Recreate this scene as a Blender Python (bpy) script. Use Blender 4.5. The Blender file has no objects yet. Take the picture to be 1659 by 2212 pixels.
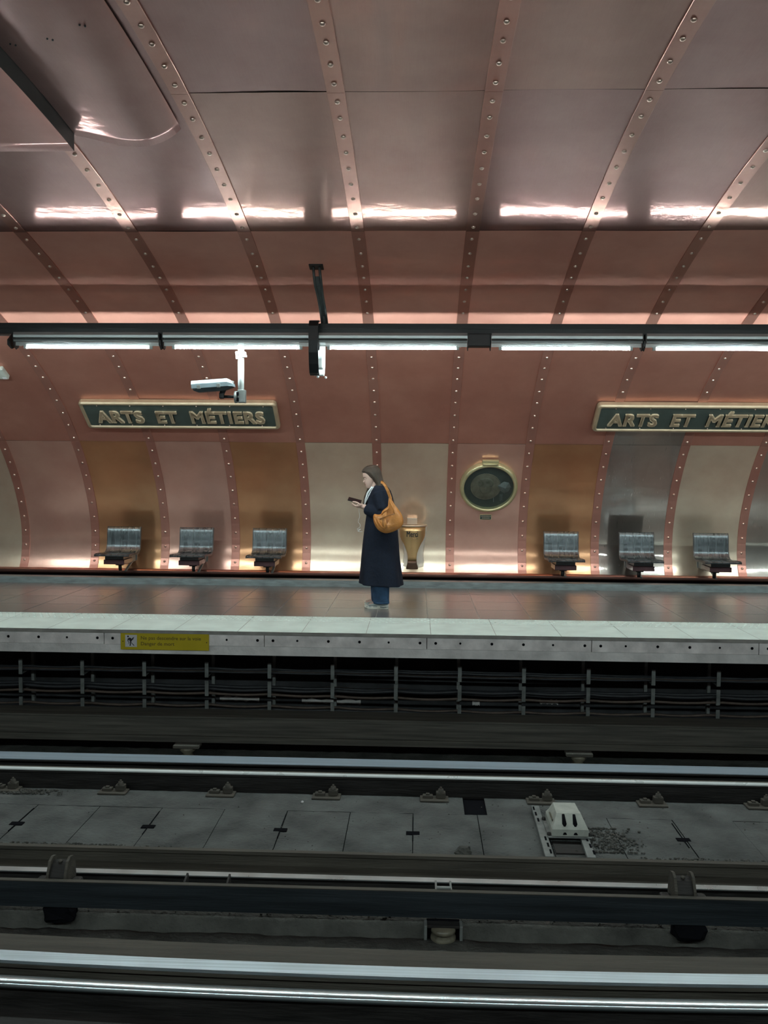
import bpy, bmesh, math, random
from mathutils import Vector, Matrix, noise
random.seed(7)
COL = bpy.context.scene.collection
R = math.radians
# ------------------------------------------------------------ camera, world, exposure
cam_data = bpy.data.cameras.new('camera')
cam_data.sensor_fit = 'VERTICAL'; cam_data.sensor_height = 36.0
cam_data.lens = 1877.0 / 2212.0 * 36.0
cam_data.clip_start = 0.05; cam_data.clip_end = 100
cam = bpy.data.objects.new('camera', cam_data); COL.objects.link(cam)
yaw, roll, pitch = R(2.21), R(0.483), R(-3.0)
fw = Vector((-math.sin(yaw) * math.cos(pitch), math.cos(yaw) * math.cos(pitch), math.sin(pitch)))
rt = Vector((math.cos(yaw), math.sin(yaw), 0)); up = rt.cross(fw)
rr = rt * math.cos(roll) + up * math.sin(roll); uu = up * math.cos(roll) - rt * math.sin(roll)
cam.matrix_world = Matrix(((rr.x, uu.x, -fw.x, 0), (rr.y, uu.y, -fw.y, 0), (rr.z, uu.z, -fw.z, 1.60), (0, 0, 0, 1)))
SC = bpy.context.scene
SC.camera = cam
SC.view_settings.view_transform = 'Standard'; SC.view_settings.look = 'None'
SC.view_settings.gamma = 1; SC.view_settings.use_curve_mapping = False
SC.view_settings.exposure = 0.0
world = bpy.data.worlds.new('world'); SC.world = world; world.use_nodes = True
world.node_tree.nodes['Background'].inputs[0].default_value = (0.5, 0.6, 0.7, 1)
world.node_tree.nodes['Background'].inputs[1].default_value = 0.0
TUBE_POWER = 190.0          # emission of every fluorescent tube
try:
    SC.cycles.max_bounces = 8; SC.cycles.diffuse_bounces = 3; SC.cycles.glossy_bounces = 5
    SC.cycles.transparent_max_bounces = 8; SC.cycles.sample_clamp_indirect = 6.0
    SC.cycles.caustics_refractive = False
except Exception:
    pass

# ------------------------------------------------------------ materials
def nmat(name):
    m = bpy.data.materials.new(name); m.use_nodes = True
    nt = m.node_tree; return m, nt, nt.nodes['Principled BSDF'], nt.nodes, nt.links

def simple(name, col, rough=0.5, metal=0.0, var=0.25, scale=8.0, bump=0.0, bscale=40.0, rvar=0.1, stretch=None, detail=5.0, spec=None):
    m, nt, b, N, L = nmat(name)
    tc = N.new('ShaderNodeTexCoord'); mp = N.new('ShaderNodeMapping')
    L.new(tc.outputs['Object'], mp.inputs[0])
    if stretch: mp.inputs['Scale'].default_value = stretch
    n = N.new('ShaderNodeTexNoise'); n.inputs['Scale'].default_value = scale; n.inputs['Detail'].default_value = detail
    L.new(mp.outputs[0], n.inputs['Vector'])
    r = N.new('ShaderNodeValToRGB')
    r.color_ramp.elements[0].position = 0.3; r.color_ramp.elements[1].position = 0.72
    r.color_ramp.elements[0].color = tuple(c * (1 - var) for c in col) + (1,)
    r.color_ramp.elements[1].color = tuple(min(1, c * (1 + var)) for c in col) + (1,)
    L.new(n.outputs['Fac'], r.inputs[0]); L.new(r.outputs[0], b.inputs['Base Color'])
    b.inputs['Metallic'].default_value = metal
    if spec is not None: b.inputs['Specular IOR Level'].default_value = spec
    mr = N.new('ShaderNodeMapRange'); mr.inputs['To Min'].default_value = max(0.02, rough - rvar); mr.inputs['To Max'].default_value = min(1, rough + rvar)
    L.new(n.outputs['Fac'], mr.inputs[0]); L.new(mr.outputs[0], b.inputs['Roughness'])
    if bump:
        n2 = N.new('ShaderNodeTexNoise'); n2.inputs['Scale'].default_value = bscale; n2.inputs['Detail'].default_value = 6
        L.new(mp.outputs[0], n2.inputs['Vector'])
        bp = N.new('ShaderNodeBump'); bp.inputs['Strength'].default_value = bump; bp.inputs['Distance'].default_value = 0.02
        L.new(n2.outputs['Fac'], bp.inputs['Height']); L.new(bp.outputs[0], b.inputs['Normal'])
    return m

def copper(name, col, r1=0.10, r2=0.40, mix=0.72, wav=0.06, dull=0.12, scratch=0.6):
    """worn sheet metal: a polished lobe and a brushed lobe, plus a dull share for tarnish and, on some, painted light"""
    m, nt, b, N, L = nmat(name)
    out = N['Material Output']
    tc = N.new('ShaderNodeTexCoord'); mp = N.new('ShaderNodeMapping'); L.new(tc.outputs['Object'], mp.inputs[0])
    n = N.new('ShaderNodeTexNoise'); n.inputs['Scale'].default_value = 1.3; n.inputs['Detail'].default_value = 6; n.inputs['Roughness'].default_value = 0.6
    L.new(mp.outputs[0], n.inputs['Vector'])
    r = N.new('ShaderNodeValToRGB'); r.color_ramp.elements[0].position = 0.3; r.color_ramp.elements[1].position = 0.7
    r.color_ramp.elements[0].color = (col[0] * .86, col[1] * .8, col[2] * .8, 1)
    r.color_ramp.elements[1].color = (min(1, col[0] * 1.08), min(1, col[1] * 1.12), min(1, col[2] * 1.12), 1)
    L.new(n.outputs['Fac'], r.inputs[0]); L.new(r.outputs[0], b.inputs['Base Color'])
    b.inputs['Metallic'].default_value = 1.0 - dull; b.inputs['Roughness'].default_value = r2
    g = N.new('ShaderNodeBsdfGlossy'); g.distribution = 'GGX'; g.inputs['Roughness'].default_value = r1
    L.new(r.outputs[0], g.inputs['Color'])
    # brushed grain and hairline scratches in the roughness of the dull lobe
    sm = N.new('ShaderNodeMapping'); sm.inputs['Scale'].default_value = (60, 2.2, 2.2); L.new(tc.outputs['Object'], sm.inputs[0])
    sn = N.new('ShaderNodeTexNoise'); sn.inputs['Scale'].default_value = 3; sn.inputs['Detail'].default_value = 8
    L.new(sm.outputs[0], sn.inputs['Vector'])
    mr = N.new('ShaderNodeMapRange'); mr.inputs['To Min'].default_value = r2 - .08; mr.inputs['To Max'].default_value = r2 + .1
    L.new(sn.outputs['Fac'], mr.inputs[0]); L.new(mr.outputs[0], b.inputs['Roughness'])
    wn = N.new('ShaderNodeTexNoise'); wn.inputs['Scale'].default_value = 2.2; wn.inputs['Detail'].default_value = 2.0
    wm = N.new('ShaderNodeMapping'); wm.inputs['Scale'].default_value = (0.8, 1.5, 1.5); L.new(tc.outputs['Object'], wm.inputs[0]); L.new(wm.outputs[0], wn.inputs['Vector'])
    bp = N.new('ShaderNodeBump'); bp.inputs['Strength'].default_value = wav; bp.inputs['Distance'].default_value = 0.12
    L.new(wn.outputs['Fac'], bp.inputs['Height'])
    fn = N.new('ShaderNodeTexNoise'); fn.inputs['Scale'].default_value = 26; fn.inputs['Detail'].default_value = 4
    L.new(tc.outputs['Object'], fn.inputs['Vector'])
    bp2 = N.new('ShaderNodeBump'); bp2.inputs['Strength'].default_value = 0.05 * scratch; bp2.inputs['Distance'].default_value = 0.02
    L.new(fn.outputs['Fac'], bp2.inputs['Height']); L.new(bp.outputs[0], bp2.inputs['Normal'])
    L.new(bp2.outputs[0], b.inputs['Normal']); L.new(bp2.outputs[0], g.inputs['Normal'])
    mx = N.new('ShaderNodeMixShader'); mx.inputs[0].default_value = mix
    L.new(g.outputs[0], mx.inputs[1]); L.new(b.outputs[0], mx.inputs[2]); L.new(mx.outputs[0], out.inputs['Surface'])
    return m

def emit(name, col, s):
    m, nt, b, N, L = nmat(name)
    e = N.new('ShaderNodeEmission'); e.inputs[0].default_value = col + (1,); e.inputs[1].default_value = s
    L.new(e.outputs[0], N['Material Output'].inputs['Surface'])
    return m

M = {}
M['cop_a'] = copper('copper_red_lightened', (0.78, 0.36, 0.285), mix=.85, r2=.46, dull=.85)  # lightened and matt, standing in for lamplight missing above the beam
M['cop_b'] = copper('copper_rose', (0.335, 0.187, 0.174), mix=.62, r1=.075, wav=.02, scratch=.4)
M['cop_c'] = copper('copper_umber', (0.355, 0.198, 0.168), mix=.62, r1=.075, wav=.02, scratch=.4)
M['cop_wall'] = copper('copper_wall', (0.62, 0.29, 0.225), r1=.3, r2=.5, mix=.75, dull=.25)
M['cop_pink'] = copper('copper_pink', (0.82, 0.48, 0.39), r1=.22, r2=.38, mix=.5, dull=.42)
M['cop_orange'] = copper('copper_orange', (0.74, 0.39, 0.21), r1=.2, r2=.38, mix=.45, dull=.25)
M['brass_sheet'] = copper('pale_brass_sheet', (0.86, 0.69, 0.54), r1=.24, r2=.38, mix=.5, dull=.42, wav=.02)
M['steel_sheet'] = copper('grey_steel_sheet', (0.64, 0.57, 0.52), r1=.06, r2=.3, mix=.4, dull=.1, wav=.04)
M['strip'] = copper('copper_strip', (0.44, 0.235, 0.195), r1=.13, r2=.34, mix=.55, dull=.1, wav=.01)
M['strip_wall'] = copper('copper_strip_lightened', (0.56, 0.27, 0.215), r1=.26, r2=.45, mix=.7, dull=.3, wav=.01)  # paler copy of the strip copper, brightness painted in where light is weak
M['rivet'] = copper('rivet_copper', (0.92, 0.70, 0.60), r1=.25, r2=.35, mix=.5, wav=0, dull=.05)
M['seam'] = simple('seam_shadow_gap', (0.02, 0.014, 0.012), .8, 0)
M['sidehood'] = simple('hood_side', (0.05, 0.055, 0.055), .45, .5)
M['tile'] = simple('platform_tile', (0.14, 0.125, 0.118), .26, 0, .08, 2, 0, 12, .03, (.6, 5, 1), spec=.8)
M['grout'] = simple('tile_grout', (0.30, 0.28, 0.26), .6, 0)
M['white_strip'] = simple('pale_safety_strip', (0.56, 0.62, 0.58), .55, 0, .10, 5, .05, 60)
M['nose'] = simple('edge_concrete', (0.78, 0.72, 0.71), .7, 0, .22, 7, .25, 30)
M['nose_low'] = simple('edge_concrete_lower', (0.70, 0.66, 0.65), .75, 0, .2, 5, .3, 30)
M['dark_gap'] = simple('dark_gap', (0.006, 0.006, 0.008), .9, 0, spec=.05)
M['rail_far'] = simple('blue_roll_way', (0.40, 0.47, 0.55), .4, .35, .25, 4, .05, 60, .08, (.15, 25, 5))
M['curb'] = simple('wall_kerb', (0.12, 0.15, 0.155), .45, 0, .35, 6, .2, 20, stretch=(1, 4, 4))
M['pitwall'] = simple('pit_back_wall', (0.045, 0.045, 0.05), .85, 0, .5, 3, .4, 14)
M['slab'] = simple('track_slab', (0.090, 0.094, 0.092), .85, 0, .5, 3.2, .9, 34, detail=9)
M['ballast'] = simple('track_dirt', (0.075, 0.073, 0.066), .95, 0, .45, 5, .9, 30)
M['rail_dark'] = simple('rail_dark_steel', (0.032, 0.029, 0.028), .62, .5, .4, 9, .3, 30, stretch=(.3, 2, 2))
M['rail_rust'] = simple('brown_steel', (0.085, 0.075, 0.062), .68, .3, .35, 6, .3, 30, stretch=(.25, 3, 3))
M['rail_blue'] = simple('running_steel', (0.42, 0.48, 0.52), .34, 1, .2, 4, .05, 60, .08, (.15, 25, 5))
M['rail_bright'] = simple('polished_rail', (0.72, 0.82, 0.86), .24, .9, .15, 2, .03, 30, .06, (.5, 20, 5))
M['rail_pale'] = simple('pale_rail', (0.62, 0.66, 0.68), .3, .8, .12, 4)
M['rail_line'] = simple('white_worn_rail', (0.86, 0.90, 0.90), .3, .2, .05, 4)
M['guide'] = simple('guide_bar_steel', (0.045, 0.055, 0.065), .42, .7, .3, 6, .1, 30, .08, (.2, 4, 4))
M['thirdrail'] = simple('wooden_cover', (0.085, 0.078, 0.066), .8, 0, .45, 5, .35, 30, .1, (.3, 8, 8))
M['black'] = simple('black_paint', (0.014, 0.016, 0.018), .42, .2, .2, 10)
M['house'] = simple('lamp_housing', (0.42, 0.45, 0.45), .34, .7, .15, 10, stretch=(.3, 3, 3))
M['louvre'] = simple('lamp_louvre', (0.10, 0.11, 0.11), .5, .3, .1, 10)
M['reflector'] = simple('lamp_reflector', (0.85, 0.88, 0.86), .35, 0, .03, 10)
M['tube'] = emit('tube_light', (0.80, 0.98, 0.96), TUBE_POWER)
M['hook_grey'] = simple('grey_bracket', (0.10, 0.11, 0.11), .4, .4, .2, 10)
M['white_paint'] = simple('white_paint', (0.74, 0.79, 0.78), .4, 0, .06, 10)
M['camhouse'] = simple('camera_housing', (0.36, 0.45, 0.50), .35, .5, .15, 6)
M['cam_under'] = simple('camera_underside', (0.07, 0.085, 0.095), .4, .3)
M['sign_dark'] = simple('sign_field', (0.045, 0.058, 0.052), .45, 0, .15, 12)
M['bronze'] = simple('sign_bronze', (0.66, 0.50, 0.34), .38, .15, .12, 8, .05, 60)
M['frame'] = simple('sign_frame', (0.40, 0.30, 0.20), .4, .4, .12, 8)
M['brass'] = simple('polished_brass', (0.56, 0.50, 0.29), .36, .6, .15, 5)
M['seat_wood'] = simple('seat_slats', (0.10, 0.112, 0.12), .28, .8, .35, 3, .04, 30, .08, (9, .6, .8))
M['seat_edge'] = simple('seat_edge', (0.05, 0.045, 0.045), .4, .2)
M['seat_box'] = simple('seat_beam_black', (0.02, 0.02, 0.022), .4, .3)
M['seat_maroon'] = simple('seat_beam_maroon', (0.07, 0.03, 0.035), .4, .3)
M['bin'] = simple('bin_copper', (0.66, 0.42, 0.20), .3, .75, .1, 4)
M['bin_foot'] = simple('bin_foot', (0.10, 0.055, 0.035), .4, .6)
M['ink'] = simple('black_ink', (0.01, 0.01, 0.011), .5, 0)
M['yellow'] = simple('sign_yellow', (0.52, 0.40, 0.008), .45, 0, .08, 6)
M['sign_text'] = simple('sign_text', (0.14, 0.10, 0.015), .5, 0)
M['pict_white'] = simple('pictogram_white', (0.62, 0.60, 0.62), .5, 0, .03)
M['pict_black'] = simple('pictogram_black', (0.02, 0.015, 0.02), .5, 0)
M['cable'] = simple('black_cable', (0.035, 0.036, 0.042), .5, 0, .3, 12)
M['cable_b'] = simple('brown_cable', (0.12, 0.085, 0.07), .5, 0, .3, 12)
M['galv'] = simple('galvanised', (0.22, 0.23, 0.225), .55, .4, .3, 12)
M['beacon'] = simple('beacon_grey', (0.42, 0.43, 0.39), .6, 0, .15, 12, .1, 40)
M['insul'] = simple('insulator', (0.15, 0.135, 0.10), .3, 0, .3, 14)
M['coat'] = simple('navy_wool', (0.006, 0.010, 0.022), .85, 0, .3, 60, .8, 9, spec=.3)
M['jeans'] = simple('blue_denim', (0.035, 0.085, 0.17), .85, 0, .35, 14, .3, 240)
M['skin'] = simple('skin', (0.66, 0.44, 0.37), .5, 0, .06, 20)
M['lips'] = simple('lips', (0.34, 0.10, 0.09), .5, 0, .05)
M['eye_dark'] = simple('lashes', (0.03, 0.02, 0.018), .6, 0)
M['hair'] = simple('brown_hair', (0.060, 0.041, 0.029), .38, 0, .45, 9, .5, 30, .1, (30, 30, 1.5))
M['shirt'] = simple('white_shirt', (0.70, 0.74, 0.76), .8, 0, .05)
M['tan'] = simple('tan_leather', (0.50, 0.195, 0.045), .42, 0, .22, 9, .25, 60)
M['tan_dark'] = simple('tan_leather_fold', (0.20, 0.08, 0.02), .5, 0, .2, 9)
M['phone'] = simple('phone_black', (0.012, 0.008, 0.010), .2, 0)
M['shoe'] = simple('shoe_mesh', (0.42, 0.45, 0.43), .7, 0, .06, 60)
M['shoe_sole'] = simple('shoe_sole', (0.72, 0.70, 0.62), .6, 0, .05)
M['shoe_grey'] = simple('shoe_trim', (0.14, 0.17, 0.18), .6, 0, .1)
m, nt, b, N, L = nmat('porthole_glass'); M['glass'] = m
b.inputs['Base Color'].default_value = (0.9, 0.95, 0.95, 1); b.inputs['Roughness'].default_value = 0.03
g = N.new('ShaderNodeBsdfGlossy'); g.inputs['Roughness'].default_value = .03; g.inputs['Color'].default_value = (.8, .85, .85, 1)
tr = N.new('ShaderNodeBsdfTransparent'); tr.inputs[0].default_value = (.72, .78, .78, 1)
lw = N.new('ShaderNodeFresnel'); lw.inputs[0].default_value = 1.5
mx = N.new('ShaderNodeMixShader'); L.new(lw.outputs[0], mx.inputs[0]); L.new(tr.outputs[0], mx.inputs[1]); L.new(g.outputs[0], mx.inputs[2])
L.new(mx.outputs[0], N['Material Output'].inputs['Surface'])
m, nt, b, N, L = nmat('clear_film'); M['film'] = m
b.inputs['Base Color'].default_value = (.85, .86, .84, 1); b.inputs['Roughness'].default_value = .25
tr = N.new('ShaderNodeBsdfTransparent'); mx = N.new('ShaderNodeMixShader'); mx.inputs[0].default_value = .34
L.new(tr.outputs[0], mx.inputs[1]); L.new(b.outputs[0], mx.inputs[2]); L.new(mx.outputs[0], N['Material Output'].inputs['Surface'])

# ------------------------------------------------------------ mesh builder
class MB:
    def __init__(s): s.v = []; s.f = []; s.mi = []; s.sm = []
    def add(s, vs, fs, mi=0, smooth=False):
        o = len(s.v); s.v += [tuple(v) for v in vs]
        for f in fs: s.f.append(tuple(i + o for i in f)); s.mi.append(mi); s.sm.append(smooth)
        return s
    def box(s, c, d, rot=None, mi=0, bev=0.0):
        bm = bmesh.new(); bmesh.ops.create_cube(bm, size=1)
        bmesh.ops.scale(bm, vec=Vector(d), verts=bm.verts)
        if bev: bmesh.ops.bevel(bm, geom=bm.edges[:], offset=min(bev, min(d) * .45), segments=2, affect='EDGES', profile=.5)
        mt = Matrix.Translation(Vector(c)) @ (rot.to_4x4() if rot else Matrix())
        bm.transform(mt); bm.verts.index_update()
        s.add([v.co[:] for v in bm.verts], [[v.index for v in f.verts] for f in bm.faces], mi); bm.free(); return s
    def span(s, a, b, mi=0, bev=0.0):
        return s.box([(a[i] + b[i]) / 2 for i in range(3)], [abs(b[i] - a[i]) for i in range(3)], None, mi, bev)
    def extr(s, prof, xs, off=None, mi=0, cap=True, smooth=False, closed=True):
        """profile [(y,z)] swept along X"""
        n = len(prof); vs = []; fs = []
        for x in xs:
            o = off(x) if off else 0.0
            vs += [(x, p[0] + o, p[1]) for p in prof]
        m_ = n if closed else n - 1
        for k in range(len(xs) - 1):
            for i in range(m_):
                a = k * n + i; b_ = k * n + (i + 1) % n
                fs.append((a, b_, b_ + n, a + n))
        s.add(vs, fs, mi, smooth)
        if cap and closed:
            s.add(vs[:n], [tuple(range(n))[::-1]], mi); s.add(vs[-n:], [tuple(range(n))], mi)
        return s
    def tube(s, path, r, n=10, mi=0, cap=True):
        P = [Vector(p) for p in path]; rs = r if isinstance(r, (list, tuple)) else [r] * len(P)
        vs = []; fs = []; prev = None
        for i, p in enumerate(P):
            t = (P[min(i + 1, len(P) - 1)] - P[max(i - 1, 0)]).normalized()
            if prev is None:
                a = Vector((0, 0, 1)) if abs(t.z) < .9 else Vector((1, 0, 0)); u = t.cross(a).normalized()
            else: u = (prev - t * prev.dot(t)).normalized()
            prev = u; w = t.cross(u)
            for k in range(n):
                a = 2 * math.pi * k / n; vs.append(tuple(p + (u * math.cos(a) + w * math.sin(a)) * rs[i]))
        for i in range(len(P) - 1):
            for k in range(n): fs.append((i * n + k, i * n + (k + 1) % n, (i + 1) * n + (k + 1) % n, (i + 1) * n + k))
        s.add(vs, fs, mi, True)
        if cap: s.add(vs[:n], [tuple(range(n))[::-1]], mi); s.add(vs[-n:], [tuple(range(n))], mi)
        return s
    def lathe(s, prof, n=32, mt=None, mi=0, smooth=True):
        """prof [(r,h)] about local Z, placed by the matrix mt"""
        mt = mt or Matrix(); vs = []; fs = []
        for (r_, h) in prof:
            for k in range(n):
                a = 2 * math.pi * k / n; vs.append(tuple(mt @ Vector((r_ * math.cos(a), r_ * math.sin(a), h))))
        for i in range(len(prof) - 1):
            for k in range(n): fs.append((i * n + k, i * n + (k + 1) % n, (i + 1) * n + (k + 1) % n, (i + 1) * n + k))
        return s.add(vs, fs, mi, smooth)
    def loft(s, rings, mi=0, cap=True, smooth=True):
        n = len(rings[0]); vs = [v for r_ in rings for v in r_]; fs = []
        for i in range(len(rings) - 1):
            for k in range(n): fs.append((i * n + k, i * n + (k + 1) % n, (i + 1) * n + (k + 1) % n, (i + 1) * n + k))
        s.add(vs, fs, mi, smooth)
        if cap: s.add(rings[0], [tuple(range(n))[::-1]], mi, smooth); s.add(rings[-1], [tuple(range(n))], mi, smooth)
        return s
    def ball(s, c, r_, seg=12, rg=8, mi=0, rot=None):
        r3 = (r_, r_, r_) if isinstance(r_, (int, float)) else r_
        vs = []; fs = []
        for i in range(rg + 1):
            th = math.pi * i / rg
            for k in range(seg):
                a = 2 * math.pi * k / seg
                p = Vector((r3[0] * math.sin(th) * math.cos(a), r3[1] * math.sin(th) * math.sin(a), r3[2] * math.cos(th)))
                if rot: p = rot @ p
                vs.append(tuple(p + Vector(c)))
        for i in range(rg):
            for k in range(seg): fs.append((i * seg + k, (i + 1) * seg + k, (i + 1) * seg + (k + 1) % seg, i * seg + (k + 1) % seg))
        return s.add(vs, fs, mi, True)
    def mesh(s, name, mats):
        me = bpy.data.meshes.new(name); me.from_pydata(s.v, [], s.f); 
        for m_ in (mats if isinstance(mats, (list, tuple)) else [mats]): me.materials.append(m_)
        me.polygons.foreach_set('material_index', s.mi); me.polygons.foreach_set('use_smooth', s.sm)
        bm = bmesh.new(); bm.from_mesh(me); bmesh.ops.remove_doubles(bm, verts=bm.verts, dist=1e-6)
        bmesh.ops.recalc_face_normals(bm, faces=bm.faces); bm.to_mesh(me); bm.free(); me.update()
        return me
    def build(s, name, mats, parent=None):
        o = bpy.data.objects.new(name, s.mesh(name, mats)); COL.objects.link(o)
        if parent is not None:
            o.parent = parent
            o.location = -parent_world(parent)
        return o
def parent_world(p):
    v = Vector((0, 0, 0))
    while p is not None: v += p.location; p = p.parent
    return v
def thing(name, label, cat, loc=(0, 0, 0), group=None):
    o = bpy.data.objects.new(name, None); COL.objects.link(o); o.location = loc
    o.empty_display_size = .1
    return tag(o, label, cat, group)
def tag(o, label=None, cat=None, group=None, kind=None):
    if label: o['label'] = label
    if cat: o['category'] = cat
    if group: o['group'] = group
    if kind: o['kind'] = kind
    return o
def struct(o): o['kind'] = 'structure'; return o
def dup(root, loc, label=None, group=None):
    r_ = root.copy(); COL.objects.link(r_); r_.location = loc
    if label: r_['label'] = label
    if group: r_['group'] = group
    for ch in list(root.children):
        c = ch.copy(); COL.objects.link(c); c.parent = r_
        for g_ in list(ch.children):
            d = g_.copy(); COL.objects.link(d); d.parent = c
    return r_
def frange(a, b, n): return [a + (b - a) * i / (n - 1) for i in range(n)]
def text_mb(body, size, mt, bold=0.0, ext=0.0, res=3, space=1.0, fn=None, mi=0, wordspace=1.0, xscale=1.0):
    """text as MB; local x right, y up, z out, centred left baseline, placed by mt"""
    cu = bpy.data.curves.new('lettering', 'FONT'); cu.body = body; cu.size = size; cu.offset = bold; cu.extrude = ext
    cu.resolution_u = res; cu.space_character = space; cu.space_word = wordspace
    ob = bpy.data.objects.new('lettering', cu); COL.objects.link(ob)
    dg = bpy.context.evaluated_depsgraph_get(); me = ob.evaluated_get(dg).to_mesh()
    vs = []
    for v in me.vertices:
        p = v.co.copy(); p.x *= xscale
        p = mt @ p
        vs.append(fn(p) if fn else p)
    b_ = MB(); b_.add(vs, [tuple(p.vertices) for p in me.polygons], mi)
    w_ = max(v.co.x for v in me.vertices) * xscale
    ob.evaluated_get(dg).to_mesh_clear(); bpy.data.objects.remove(ob); bpy.data.curves.remove(cu)
    return b_, w_

# ------------------------------------------------------------ the vault
PROF = [(11.987, 0.12), (12.028, 0.2), (12.058, 0.281), (12.078, 0.363), (12.09, 0.444), (12.093, 0.526), (12.09, 0.608), (12.081, 0.69), (12.066, 0.772), (12.045, 0.853), (12.02, 0.934), (11.991, 1.014), (11.957, 1.094), (11.92, 1.174), (11.879, 1.253), (11.835, 1.332), (11.787, 1.41), (11.736, 1.487), (11.682, 1.564), (11.624, 1.641), (11.563, 1.716), (11.499, 1.792), (11.431, 1.866), (11.36, 1.94), (11.286, 2.013), (11.208, 2.086), (11.126, 2.157), (11.041, 2.228), (10.953, 2.297), (10.861, 2.366), (10.766, 2.434), (10.667, 2.501), (10.564, 2.566), (10.459, 2.631), (10.349, 2.694), (10.237, 2.756), (10.121, 2.817), (10.003, 2.877), (9.881, 2.935), (9.756, 2.992), (9.628, 3.047), (9.497, 3.101), (9.364, 3.154), (9.228, 3.205), (9.09, 3.255), (8.949, 3.304), (8.806, 3.351), (8.661, 3.396), (8.514, 3.44), (8.364, 3.483), (8.213, 3.525), (8.059, 3.564), (7.904, 3.603), (7.747, 3.64), (7.589, 3.675), (7.428, 3.709), (7.266, 3.742), (7.103, 3.773), (6.938, 3.803), (6.771, 3.831), (6.603, 3.857), (6.434, 3.881), (6.263, 3.904), (6.091, 3.925), (5.918, 3.945), (5.744, 3.962), (5.568, 3.978), (5.392, 3.991), (5.215, 4.002), (5.037, 4.011), (4.858, 4.018), (4.679, 4.022), (4.5, 4.024)]
YC = 4.5
ARC = [0.0]
for a, b in zip(PROF, PROF[1:]): ARC.append(ARC[-1] + math.hypot(b[0] - a[0], b[1] - a[1]))
def at_arc(s):
    s = max(0, min(ARC[-1], s))
    for i in range(len(ARC) - 1):
        if s <= ARC[i + 1]:
            t = (s - ARC[i]) / (ARC[i + 1] - ARC[i]); a, b = PROF[i], PROF[i + 1]
            # smooth tangent
            def tg(j):
                j0, j1 = max(0, j - 1), min(len(PROF) - 1, j + 1)
                v = Vector((0, PROF[j1][0] - PROF[j0][0], PROF[j1][1] - PROF[j0][1])); return v.normalized()
            T = (tg(i) * (1 - t) + tg(i + 1) * t).normalized()
            Nn = Vector((0, -T.z, T.y))                      # inward
            if Nn.dot(Vector((0, YC - a[0], 1.5 - a[1]))) < 0: Nn = -Nn
            return Vector((0, a[0] + (b[0] - a[0]) * t, a[1] + (b[1] - a[1]) * t)), T, Nn
def arc_z(z):      # by height on the lower wall
    for i in range(len(PROF) - 1):
        if PROF[i][1] <= z <= PROF[i + 1][1]: return ARC[i] + (ARC[i + 1] - ARC[i]) * (z - PROF[i][1]) / (PROF[i + 1][1] - PROF[i][1])
    return 0
def arc_y(y):      # by depth on the ceiling
    for i in range(6, len(PROF) - 1):
        if PROF[i][0] >= y >= PROF[i + 1][0]: return ARC[i] + (ARC[i + 1] - ARC[i]) * (PROF[i][0] - y) / (PROF[i][0] - PROF[i + 1][0])
    return ARC[-1]
X0 = -0.5458
S_WALL = arc_z(1.905); S_MID = arc_z(3.08); S_A = arc_y(7.69); S_B = arc_y(5.63); S_END = ARC[-1]
BAYS = list(range(-9, 9))
GAP = .004
def panel(mb, k, s0, s1, mi, rs, disp=True):
    """one sheet between ribs k and k+1; slightly oil-canned"""
    rnd = random.Random(rs * 131 + k * 17)
    nx, ns = 14, max(6, int((s1 - s0) / .11))
    a1, a2, a3 = rnd.uniform(-.004, .004), rnd.uniform(-.003, .003), rnd.uniform(-.0015, .0015)
    ph = rnd.uniform(0, 6)
    vs = []; fs = []
    for j in range(ns + 1):
        t = j / ns; s = s0 + GAP / 2 + (s1 - s0 - GAP) * t; p, T, Nn = at_arc(s)
        for i in range(nx + 1):
            u = i / nx; x = X0 + k + u
            h = 0
            if disp:
                h = a1 * 4 * u * (1 - u) + a2 * math.sin(u * 3.0 + ph) * math.sin(t * 3.14) + a3 * math.sin(u * 6.28 + ph) * math.cos(t * 2.2)
            q = p + Nn * h; vs.append((x, q.y, q.z))
    for j in range(ns):
        for i in range(nx):
            a = j * (nx + 1) + i; fs.append((a, a + 1, a + nx + 2, a + nx + 1))
    mb.add(vs, fs, mi, True)
def seam_line(mb, s, mi):
    vs = []; 
    for x in (-9.6, 8.5):
        for d in (-GAP, GAP):
            p, T, Nn = at_arc(s + d); q = p - Nn * .004; vs.append((x, q.y, q.z))
    mb.add(vs, [(0, 1, 3, 2)], mi)
low_tone = {-9: 1, -8: 1, -7: 3, -6: 3, -5: 1, -4: 2, -3: 1, -2: 2, -1: 3, 0: 3, 1: 1, 2: 2, 3: 4, 4: 3, 5: 4, 6: 1, 7: 1, 8: 1}
wall_m = [M['cop_wall'], M['cop_pink'], M['cop_orange'], M['brass_sheet'], M['steel_sheet'], M['seam']]
wb = MB()
for k in BAYS:
    panel(wb, k, 0, S_WALL, low_tone[k], 1)
    if k == 3:
        smid = arc_z(2.2); panel(wb, k, S_WALL, smid, 4, 2); panel(wb, k, smid, S_MID, 0, 3)
    else: panel(wb, k, S_WALL, S_MID, 0, 2)
seam_line(wb, S_WALL, 5)
wall_back = struct(wb.build('wall_back', wall_m))
cb = MB(); rnd = random.Random(5)
for k in BAYS:
    panel(cb, k, S_MID, S_A, 0, 4)
    panel(cb, k, S_A, S_B, rnd.choice((1, 2, 2)), 5)
    panel(cb, k, S_B, S_END, rnd.choice((1, 1, 2)), 6)
seam_line(cb, S_A, 3); seam_line(cb, S_B, 3)
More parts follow.
